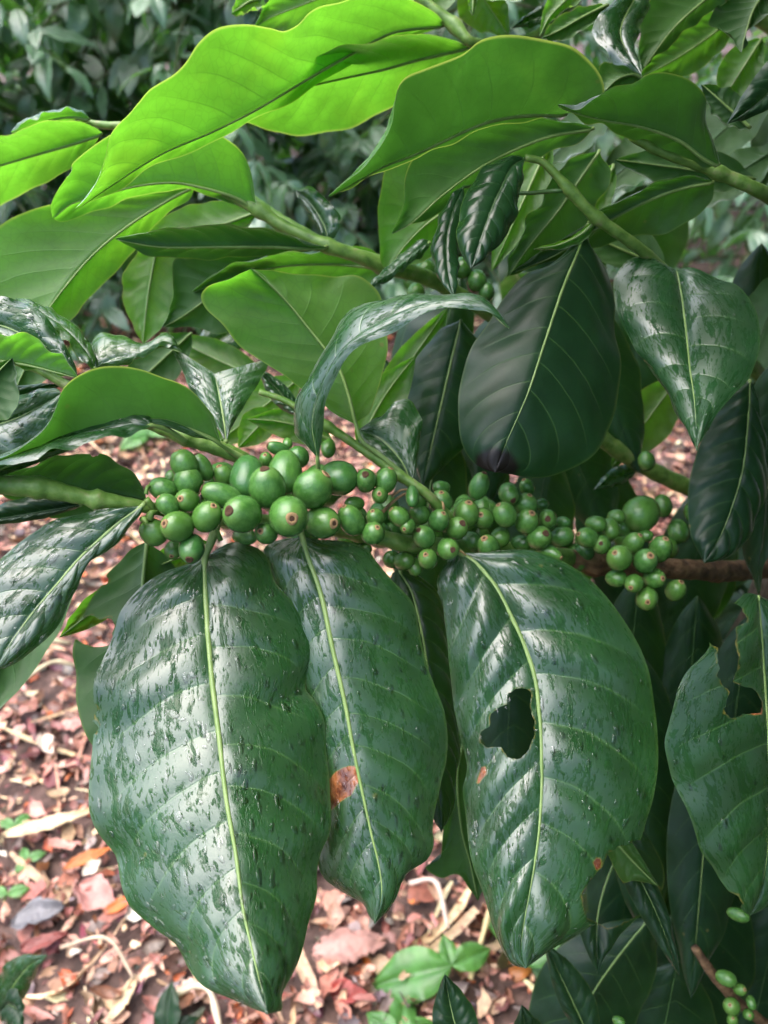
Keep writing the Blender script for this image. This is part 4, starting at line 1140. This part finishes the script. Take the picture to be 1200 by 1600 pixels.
for i in range(620):  # unseen canopy leaves added to shade the right, with gaps for light
    pos = np.array([r3.uniform(-.06, .65), r3.uniform(.06, .95), r3.uniform(1.17, 1.6)])
    if pos[0] < -.03 + .08 * r3.random(): continue
    if pos[1] < .25 and pos[2] < 1.24: continue
    if math.hypot(pos[0] - .12, pos[1] - .52) < .2: continue
    sd_v = np.array(sdir)
    if any(np.linalg.norm(np.cross(pos + np.array([0, 0, -.0]) - P(*g_[:3]), sd_v)) < g_[3] for g_ in ((1060, 80, .455, .15), (1150, 110, .48, .15), (970, 40, .39, .12), (800, 350, .44, .1), (910, 330, .45, .1), (620, 600, .46, .1), (1000, 680, .62, .1), (1150, 350, .6, .1))): continue
    a2 = r3.uniform(0, 6.28)
    items.append((pos, (math.cos(a2), math.sin(a2), r3.uniform(-.35, .1)), (r3.normal(0, .25), r3.normal(0, .25), 1), r3.uniform(.8, 1.2)))
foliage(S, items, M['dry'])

# ---------------- cherries
NS, NR = 20, 14
cv = [(0, 0, -1.0)]
for i in range(1, NR):
    th = math.pi * i / NR
    rr = math.sin(th) ** .92
    zz = -math.cos(th)
    rr *= 1 - .05 * zz
    for j in range(NS):
        a = 2 * math.pi * j / NS
        cv.append((rr * math.cos(a), rr * math.sin(a), zz * (1 if zz < .9 else .985)))
cv.append((0, 0, .965))
cf = []
for j in range(NS):
    cf.append((0, 1 + (j + 1) % NS, 1 + j))
for i in range(NR - 2):
    for j in range(NS):
        a = 1 + i * NS + j; b_ = 1 + i * NS + (j + 1) % NS
        cf.append((a, b_, b_ + NS, a + NS))
top = len(cv) - 1
for j in range(NS):
    cf.append((1 + (NR - 2) * NS + j, 1 + (NR - 2) * NS + (j + 1) % NS, top))
cherry_me = bpy.data.meshes.new('cherry')
cherry_me.from_pydata(cv, [], cf)
cherry_me.polygons.foreach_set('use_smooth', [True] * len(cherry_me.polygons))
cherry_me.materials.append(M['cherry'])
# scar left by the flower: ring with a pit
kv, kf = [], []
profile_r = [(.245, .945), (.225, .985), (.165, 1.012), (.105, .995), (.07, .965), (.045, .985)]
for r_, z_ in profile_r:
    for j in range(12):
        a = 2 * math.pi * j / 12
        w_ = 1 + .07 * math.sin(3 * a + r_ * 30)
        kv.append((r_ * w_ * math.cos(a), r_ * w_ * math.sin(a), z_))
kv.append((0, 0, .99))
for i in range(len(profile_r) - 1):
    for j in range(12):
        a = i * 12 + j; b_ = i * 12 + (j + 1) % 12
        kf.append((a, b_, b_ + 12, a + 12))
for j in range(12):
    kf.append(((len(profile_r) - 1) * 12 + j, (len(profile_r) - 1) * 12 + (j + 1) % 12, len(kv) - 1))
crown_me = []
for mm in ('crown', 'crowndark'):
    me = bpy.data.meshes.new('scar')
    me.from_pydata(kv, [], kf)
    me.polygons.foreach_set('use_smooth', [True] * len(me.polygons))
    me.materials.append(M[mm]); me.materials.append(M['crowndark'])
    for p_ in me.polygons:
        if p_.index >= 36: p_.material_index = 1
    crown_me.append(me)
crs = np.random.default_rng(5)


def cherry(x, y, wpx, hpx, d, disc=None, dark=False, stalk=None):
    pos = P(x, y, d)
    r = d / FPX
    if disc is not None:
        u, v_ = (disc[0] - x) / (wpx * .5), -(disc[1] - y) / (hpx * .5)
        q = math.hypot(u, v_)
        if q > .97: u, v_ = u / q * .97, v_ / q * .97
        ax = u * RX + v_ * RY + math.sqrt(max(.02, 1 - u * u - v_ * v_)) * RZ
    else:
        a = crs.uniform(0, 6.28)
        ax = math.cos(a) * RX * .8 + math.sin(a) * RY * .8 - .6 * RZ
        if hpx > wpx * 1.08: ax = RY * .75 - .6 * RZ
        elif wpx > hpx * 1.08: ax = RX * .75 * (1 if crs.random() < .5 else -1) - .6 * RZ
    ax = ax / np.linalg.norm(ax)
    o = bpy.data.objects.new('cherry', cherry_me)
    col.objects.link(o)
    o.parent = S
    o.location = Vector(pos) - Vector(BASE)
    qt = Vector(ax).to_track_quat('Z', 'Y')
    o.rotation_euler = qt.to_euler()
    small = min(wpx, hpx) * .5 * r
    bigr = max(wpx, hpx) * .5 * r
    face = abs(float(ax @ RZ))
    rad = small if face < .8 else .5 * (small + bigr)
    lng = rad * 1.02 + (bigr - small) * min(1.2, 1 / max(.5, math.sqrt(max(.05, 1 - face ** 2)))) if face < .8 else rad * 1.12
    rad *= 1.06; lng *= 1.12
    o.scale = (rad * crs.uniform(.90, 1.04), rad * crs.uniform(.97, 1.04), lng)
    if disc is not None:
        c_ = bpy.data.objects.new('scar', crown_me[1 if dark else int(crs.random() < .25)])
        col.objects.link(c_)
        c_.parent = o
        c_.rotation_euler = (0, 0, crs.uniform(0, 6))
        q = crs.uniform(.95, 1.35)
        c_.scale = (q, q, 1)
    return o


E1 = [(232, 145, 110, 105, (210, 100)), (310, 160, 75, 110, (295, 113)), (250, 220, 120, 120, (250, 168)), (145, 250, 105, 90, (92, 235)), (245, 300, 95, 100, (235, 293)),
      (165, 315, 85, 90, (137, 287)), (330, 365, 125, 120, (362, 327)), (205, 407, 135, 110, (172, 397)), (105, 430, 110, 105, (68, 390)), (265, 500, 120, 105, (268, 533)),
      (392, 278, 160, 100, (320, 262)), (395, 195, 85, 80, (385, 162)), (495, 200, 135, 180, None), (475, 355, 160, 140, (440, 345)), (580, 245, 145, 165, (577, 178)),
      (655, 180, 140, 180, None), (670, 365, 160, 160, (690, 372)), (770, 250, 155, 155, (822, 195)), (875, 205, 140, 150, None), (810, 390, 155, 135, (857, 393)),
      (575, 435, 85, 90, (562, 427)), (625, 82, 85, 55, (590, 75)), (575, 130, 65, 55, (575, 115)), (485, 450, 110, 70, None), (990, 215, 80, 110, (990, 193)),
      (1075, 215, 85, 100, (1090, 170)), (1050, 275, 65, 75, (1048, 272)), (930, 380, 100, 125, (910, 330)), (945, 312, 80, 60, None), (1030, 370, 75, 75, (1020, 345)),
      (1020, 435, 90, 95, (1037, 412)), (1130, 365, 85, 75, (1098, 340)), (1165, 405, 65, 60, (1152, 415)), (1185, 280, 60, 90, None), (665, 60, 40, 45, None), (705, 120, 90, 90, None),
      (835, 80, 60, 80, None), (345, 212, 50, 80, None), (180, 200, 50, 55, None), (190, 505, 70, 70, (190, 525)), (720, 450, 80, 60, None), (1100, 545, 70, 70, None), (1150, 560, 70, 60, None), (985, 500, 60, 50, None)]
front1 = {6: -.012, 7: -.010, 13: -.016, 16: -.020, 14: -.012, 9: -.008, 20: -.010, 17: -.006, 4: -.006, 5: -.008, 10: -.008, 27: -.004, 30: -.006, 15: .002, 12: 0., 18: .004, 19: -.004}
back1 = {23: .012, 34: .016, 35: .014, 36: .016, 37: .014, 38: .012, 33: .0, 22: .012, 21: .010, 40: .01, 39: .010, 28: .006, 1: .004, 11: .006, 41: .03, 42: .03, 43: .02}
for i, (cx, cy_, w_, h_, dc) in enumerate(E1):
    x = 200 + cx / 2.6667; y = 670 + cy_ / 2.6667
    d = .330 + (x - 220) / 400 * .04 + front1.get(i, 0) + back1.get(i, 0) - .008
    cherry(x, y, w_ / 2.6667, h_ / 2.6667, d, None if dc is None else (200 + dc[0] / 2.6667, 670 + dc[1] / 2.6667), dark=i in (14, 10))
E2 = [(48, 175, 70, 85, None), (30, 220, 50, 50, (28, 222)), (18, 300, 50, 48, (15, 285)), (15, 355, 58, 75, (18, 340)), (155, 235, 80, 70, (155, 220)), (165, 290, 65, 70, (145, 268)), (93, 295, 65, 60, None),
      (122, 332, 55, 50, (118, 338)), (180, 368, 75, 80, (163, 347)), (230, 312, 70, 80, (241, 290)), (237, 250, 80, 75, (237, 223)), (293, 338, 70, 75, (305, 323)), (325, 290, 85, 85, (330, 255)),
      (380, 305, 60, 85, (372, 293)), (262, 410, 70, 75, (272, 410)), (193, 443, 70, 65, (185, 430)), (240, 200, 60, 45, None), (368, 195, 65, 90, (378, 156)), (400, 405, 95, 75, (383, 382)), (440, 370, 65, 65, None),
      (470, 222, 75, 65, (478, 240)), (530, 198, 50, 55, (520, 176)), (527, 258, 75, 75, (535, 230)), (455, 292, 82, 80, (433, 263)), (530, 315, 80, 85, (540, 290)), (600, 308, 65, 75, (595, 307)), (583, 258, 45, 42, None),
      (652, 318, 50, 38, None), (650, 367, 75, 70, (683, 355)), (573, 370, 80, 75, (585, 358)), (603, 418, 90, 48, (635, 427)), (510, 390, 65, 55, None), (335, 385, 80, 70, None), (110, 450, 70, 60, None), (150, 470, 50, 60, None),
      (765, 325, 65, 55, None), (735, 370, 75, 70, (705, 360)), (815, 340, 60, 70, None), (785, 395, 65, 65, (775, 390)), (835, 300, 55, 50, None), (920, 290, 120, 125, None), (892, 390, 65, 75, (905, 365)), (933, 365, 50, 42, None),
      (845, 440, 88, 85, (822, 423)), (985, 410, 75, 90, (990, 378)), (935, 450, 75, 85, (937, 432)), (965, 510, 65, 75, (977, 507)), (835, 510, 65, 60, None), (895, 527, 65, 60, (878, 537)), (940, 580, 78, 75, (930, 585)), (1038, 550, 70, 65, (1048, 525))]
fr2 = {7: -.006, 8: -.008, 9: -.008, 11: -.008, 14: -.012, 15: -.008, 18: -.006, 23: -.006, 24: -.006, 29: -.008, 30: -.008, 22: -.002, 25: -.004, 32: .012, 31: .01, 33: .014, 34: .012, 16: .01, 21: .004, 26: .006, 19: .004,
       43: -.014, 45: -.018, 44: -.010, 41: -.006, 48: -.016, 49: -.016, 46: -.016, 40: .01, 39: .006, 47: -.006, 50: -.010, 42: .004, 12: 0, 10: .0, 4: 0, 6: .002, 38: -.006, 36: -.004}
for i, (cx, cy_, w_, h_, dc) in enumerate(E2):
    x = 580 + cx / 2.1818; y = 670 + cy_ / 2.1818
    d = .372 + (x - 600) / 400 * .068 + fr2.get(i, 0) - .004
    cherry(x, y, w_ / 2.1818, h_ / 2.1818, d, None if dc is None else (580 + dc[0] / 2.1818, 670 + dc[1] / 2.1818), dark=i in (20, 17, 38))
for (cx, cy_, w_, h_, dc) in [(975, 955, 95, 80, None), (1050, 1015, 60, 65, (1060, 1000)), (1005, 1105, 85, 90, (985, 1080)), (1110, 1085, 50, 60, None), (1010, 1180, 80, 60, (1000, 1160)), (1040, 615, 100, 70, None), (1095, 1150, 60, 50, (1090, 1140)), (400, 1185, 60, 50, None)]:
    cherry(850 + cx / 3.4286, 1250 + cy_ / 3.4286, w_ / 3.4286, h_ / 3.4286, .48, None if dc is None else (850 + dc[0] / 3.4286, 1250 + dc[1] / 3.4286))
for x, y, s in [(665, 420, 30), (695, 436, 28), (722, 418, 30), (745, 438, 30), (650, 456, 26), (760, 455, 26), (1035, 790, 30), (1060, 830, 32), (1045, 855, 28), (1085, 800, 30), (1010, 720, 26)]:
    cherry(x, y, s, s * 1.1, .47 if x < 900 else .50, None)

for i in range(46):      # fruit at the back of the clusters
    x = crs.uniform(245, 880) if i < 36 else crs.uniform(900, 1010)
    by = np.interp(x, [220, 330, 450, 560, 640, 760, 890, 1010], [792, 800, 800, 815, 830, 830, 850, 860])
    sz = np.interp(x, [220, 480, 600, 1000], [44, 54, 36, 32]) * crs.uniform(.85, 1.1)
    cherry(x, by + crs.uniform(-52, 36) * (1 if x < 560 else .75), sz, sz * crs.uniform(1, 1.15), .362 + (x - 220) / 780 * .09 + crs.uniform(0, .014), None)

# short fruit stalks and withered bracts at the joints
def bits(points, mat, name, label=None):
    for (x, y, d, x2, y2, d2, r_) in points:
        a, b_ = P(x, y, d), P(x2, y2, d2)
        mid_ = (a + b_) / 2 + np.array([0, 0, .0015])
        c = smooth([tuple(a), tuple(mid_), tuple(b_)], 8)
        v, f = tube(c, np.linspace(r_, r_ * .6, 8), 6)
        mesh_obj(name, v, f, M[mat], S, loc=a)


bits([(228, 780, .318, 242, 802, .322, .0016), (232, 812, .32, 244, 800, .322, .0018), (222, 812, .316, 230, 818, .315, .0012), (228, 772, .32, 234, 760, .322, .001),
      (345, 845, .335, 334, 820, .338, .0012)], 'stem', 'fruit_stalk')
bits([(598, 800, .368, 640, 768, .372, .0009), (612, 776, .366, 640, 765, .37, .0007), (560, 735, .366, 590, 742, .366, .0006), (690, 785, .376, 694, 800, .375, .0008), (712, 862, .384, 728, 868, .382, .0005)], 'crown', 'withered_bract')

# ================================================================== GROUND THINGS
def seedling(x, y, label, leaves, h=.05, mat='sprout', group=None, scale=1.0):
    b0 = G(x, y)
    t = thing('seedling', label, 'seedling', tuple(b0), group)
    c = np.stack([np.full(6, b0[0]) + np.linspace(0, .01, 6), np.full(6, b0[1]), np.linspace(-.005, h, 6)], 1)
    v, f = tube(c, np.linspace(.002, .0012, 6), 6)
    mesh_obj('stem', v, f, M['stem'], t, loc=tuple(b0))
    for az, el_, ln in leaves:
        dirv = (math.cos(az), math.sin(az), el_)
        place_leaf(sgen[mat], t, c[-1], dirv, (rs.normal(0, .15), -.25, 1), ln / .1)
    return t


sgen = {}
for mk in ('sprout', 'wet', 'dry', 'far'):
    me = generic_leaf('leaf', .1, .055, .5, .15, 90, n=24, nv=7, quilt=.001)
    me.materials.append(M[mk]); sgen[mk] = me
seedling(690, 1540, 'bright green broad seedling on the litter at the bottom centre', [(3.3, -.1, .11), (.4, .1, .06), (1.8, .3, .04)], .05)
seedling(860, 1500, 'pale green seedling behind the tip of the holed leaf', [(2.9, .0, .11), (3.6, -.2, .07), (.8, .3, .08), (5.2, 0, .06)], .06)
seedling(900, 1580, 'small green weed beside the dark leaves at the bottom', [(2.6, .0, .08), (3.8, -.1, .07), (1.0, .2, .06)], .04, 'far')
seedling(610, 1640, 'yellow green sprout cut off by the bottom edge', [(1.4, .1, .06), (2.6, .2, .05), (.3, .2, .05)], .03)
seedling(255, 1640, 'tiny dark sprout at the bottom edge left of centre', [(1.7, .9, .06), (.6, .3, .04)], .03, 'dry')
seedling(34, 1352, 'tiny sprout on the litter at the left edge', [(.5, .2, .028), (2.2, .2, .026), (4.2, .1, .022)], .012)
seedling(15, 1300, 'tiny weed near the left edge beside a tan husk', [(.9, .2, .03), (2.8, .2, .03), (5.0, .1, .02)], .012)
seedling(4, 1405, 'tiny two leaved sprout cut by the left edge', [(.3, .2, .03), (3.0, .2, .03)], .012)
seedling(800, 1370, 'small weed between the two hanging wet leaves', [(.3, .2, .05), (2.4, .2, .05), (4.0, .1, .04), (1.3, .5, .05)], .03)
seedling(230, 705, 'weeds on the ground behind the left twig', [(.3, .2, .09), (2.4, .2, .08), (4.0, .1, .09), (1.3, .5, .08), (3.2, .4, .1)], .05)
seedling(1190, 1500, 'pale lit seedling at the bottom right corner', [(2.8, .2, .12), (3.8, .1, .12), (1.2, .4, .1), (5, .2, .1), (.3, .2, .1)], .10)
seedling(1180, 1420, 'small pale weed at the right edge above the corner seedling', [(2.6, .2, .1), (4.0, .1, .09), (.9, .4, .1)], .08)

# young coffee plant at the lower left corner, nearer than the litter
b0 = G(-10, 1640)
yp = thing('coffee_seedling', 'young coffee plant with glossy leaves in the lower left corner', 'seedling', (float(b0[0]), float(b0[1]), 0))
top_ = P(-5, 1590, .62)
c = smooth([tuple(b0), tuple((b0 + top_) / 2), tuple(top_)], 10)
v, f = tube(c, np.linspace(.003, .002, 10), 7)
mesh_obj('stem', v, f, M['stem'], yp, loc=tuple(b0))
LF(yp, (0, 1585), (74, 1492), [(18, 1545), (45, 1510)], [(-8, 1545), (8, 1508), (35, 1492)], [(30, 1570), (48, 1540), (62, 1510)], (.62, .60), el=.01, er=.006, mat='wet', n=50, nv=12)
LF(yp, (2, 1582), (36, 1604), [(12, 1570), (28, 1580)], [(15, 1545), (32, 1555), (38, 1580)], [(4, 1595), (18, 1606)], (.615, .60), mat='dry', n=40, nv=10)
LF(yp, (-2, 1588), (-60, 1500), [(-20, 1560), (-40, 1530)], [(-45, 1560), (-60, 1530)], [(-8, 1540), (-30, 1510)], (.62, .6), mat='wet', n=40, nv=10)


def litter_leaf(name, x, y, ln, wd, az, colr, label, cat, curl=.5, z=.03, group=None, ragged=.15, seed=0, droop=.3):
    """a single dead leaf, husk or stick lying on the litter"""
    z *= .6; ln *= .75; wd *= .75
    b0 = G(x, y, z)
    n, nv = 26, 7
    r2 = np.random.default_rng(seed + 900)
    t = np.linspace(0, 1, n); sl = np.linspace(-1, 1, 2 * nv + 1)
    base_w = wd * .5 * profile(np.clip(t * .96 + .02, 0, 1))
    T, Sx = np.meshgrid(t, sl, indexing='ij')
    def rag():      # torn outline
        q = np.cumsum(r2.normal(0, .5, n)); q -= np.linspace(q[0], q[-1], n)
        return np.clip(1 + ragged * q + r2.normal(0, .06, n), .35, 1.5)
    hw = np.where(Sx < 0, (base_w * rag())[:, None], (base_w * rag())[:, None])
    X_ = (T - .5) * ln + .02 * ln * np.sin(Sx * 4 + seed)
    Y_ = Sx * hw + .12 * ln * (T - .5) ** 2
    Z_ = curl * wd * .5 * Sx ** 2 - droop * ln * (T - .5) ** 2 + .10 * wd * np.sin(T * 5 + seed + Sx * 2) * np.abs(Sx) + .0015 * np.abs(np.sin(T * 25 - np.abs(Sx) * 3)) * (1 - np.abs(Sx)) + .002 * r2.normal(0, .3, T.shape)
    Z_ -= Z_.min()
    ca, sa = math.cos(az), math.sin(az)
    V = np.stack([ca * X_ - sa * Y_, sa * X_ + ca * Y_, Z_], -1).reshape(-1, 3) + b0
    m = 2 * nv + 1
    idx = np.arange(n * m).reshape(n, m)
    F = np.stack([idx[:-1, :-1], idx[1:, :-1], idx[1:, 1:], idx[:-1, 1:]], -1).reshape(-1, 4)
    o = mesh_obj(name, V, F, dry_mat('dead_' + name, colr), None, loc=b0)
    sm = o.modifiers.new('thickness', 'SOLIDIFY'); sm.thickness = .0012
    tag(o, label, cat, group)
    return o


def stick(x, y, x2, y2, r, colr, label, z=.035, sag=.02, name='straw'):
    a, b_ = G(x, y, z), G(x2, y2, z)
    m_ = (a + b_) / 2 + np.array([.01, .02, sag])
    c = smooth([tuple(a), tuple(m_), tuple(b_)], 14)
    v, f = tube(c, r * (1 + .2 * np.sin(np.arange(14) * 1.4)), 7)
    v = np.array(v); 
    o = mesh_obj(name, v, f, dry_mat('dead_' + name, colr), None, loc=a)
    return tag(o, label, 'straw')


litter_leaf('dead_leaf', 548, 1487, .125, .07, .2, (.42, .22, .18), 'curled pinkish brown dead leaf under the spotted leaf', 'dead leaf', curl=-.25, z=.03, droop=.5)
litter_leaf('dead_leaf', 62, 1435, .085, .05, .4, (.17, .16, .17), 'grey dead leaf on the litter at lower left', 'dead leaf', z=.03, seed=2)
litter_leaf('dead_leaf', 150, 1405, .085, .055, -.5, (.42, .20, .17), 'broad reddish dead leaf scrap beside the largest wet leaf', 'dead leaf', z=.03, seed=3)
litter_leaf('dead_leaf', 138, 1345, .085, .022, .5, (.50, .15, .04), 'orange dead leaf strip beside the largest wet leaf', 'dead leaf', z=.04, seed=4)
litter_leaf('dead_leaf', 190, 1415, .06, .02, .6, (.55, .14, .03), 'second orange scrap touching the edge of the largest wet leaf', 'dead leaf', z=.045, seed=5)
litter_leaf('dead_leaf', 70, 1475, .075, .03, .35, (.22, .06, .05), 'dark red dead leaf above the lower left corner', 'dead leaf', z=.03, seed=6)
litter_leaf('husk', 80, 1290, .17, .026, .35, (.62, .46, .28), 'long tan dry husk at the left edge', 'husk', z=.045, seed=7, droop=.1)
litter_leaf('wood_chip', 196, 1560, .07, .022, 1.2, (.62, .45, .28), 'pale wood chip near the bottom edge', 'wood chip', z=.035, seed=8, droop=.05)
litter_leaf('wood_chip', 74, 1165, .06, .035, -.9, (.64, .50, .40), 'cream wood chip at left beside the largest leaf', 'wood chip', z=.035, seed=9, droop=.1)
litter_leaf('wood_chip', 145, 1358, .035, .022, .9, (.66, .55, .44), 'small cream chip below the orange strip', 'wood chip', z=.05, seed=10, droop=.1)
litter_leaf('dead_leaf', 590, 1345, .05, .02, -.7, (.55, .42, .30), 'cream dead leaf scrap left of the dark hanging tip', 'dead leaf', z=.035, seed=11)
litter_leaf('dead_leaf', 545, 1555, .06, .035, -.2, (.30, .06, .05), 'dark red scrap near the bottom centre', 'dead leaf', z=.035, seed=12)
litter_leaf('dead_leaf', 300, 1560, .06, .04, .4, (.60, .38, .30), 'pale pink dead leaf below the largest wet leaf', 'dead leaf', z=.035, seed=13)
stick(95, 1480, 210, 1530, .0022, (.52, .38, .27), 'thin curved brown stalk at lower left')
stick(270, 1555, 345, 1610, .004, (.62, .50, .36), 'pale stick at the bottom edge under the largest leaf')
stick(770, 1400, 735, 1530, .0035, (.62, .47, .24), 'tan stalk between the seedlings at bottom centre')
stick(640, 1380, 700, 1450, .003, (.66, .48, .40), 'pale pinkish stick right of the spotted leaf tip')
stick(860, 1520, 905, 1600, .003, (.55, .42, .24), 'tan stalk beside the pale green seedling')
stick(0, 1055, 110, 1005, .004, (.55, .48, .30), 'straw stalk under the left wet leaf')
stick(10, 1085, 120, 1040, .0035, (.52, .44, .28), 'second straw stalk just below the first one at left')
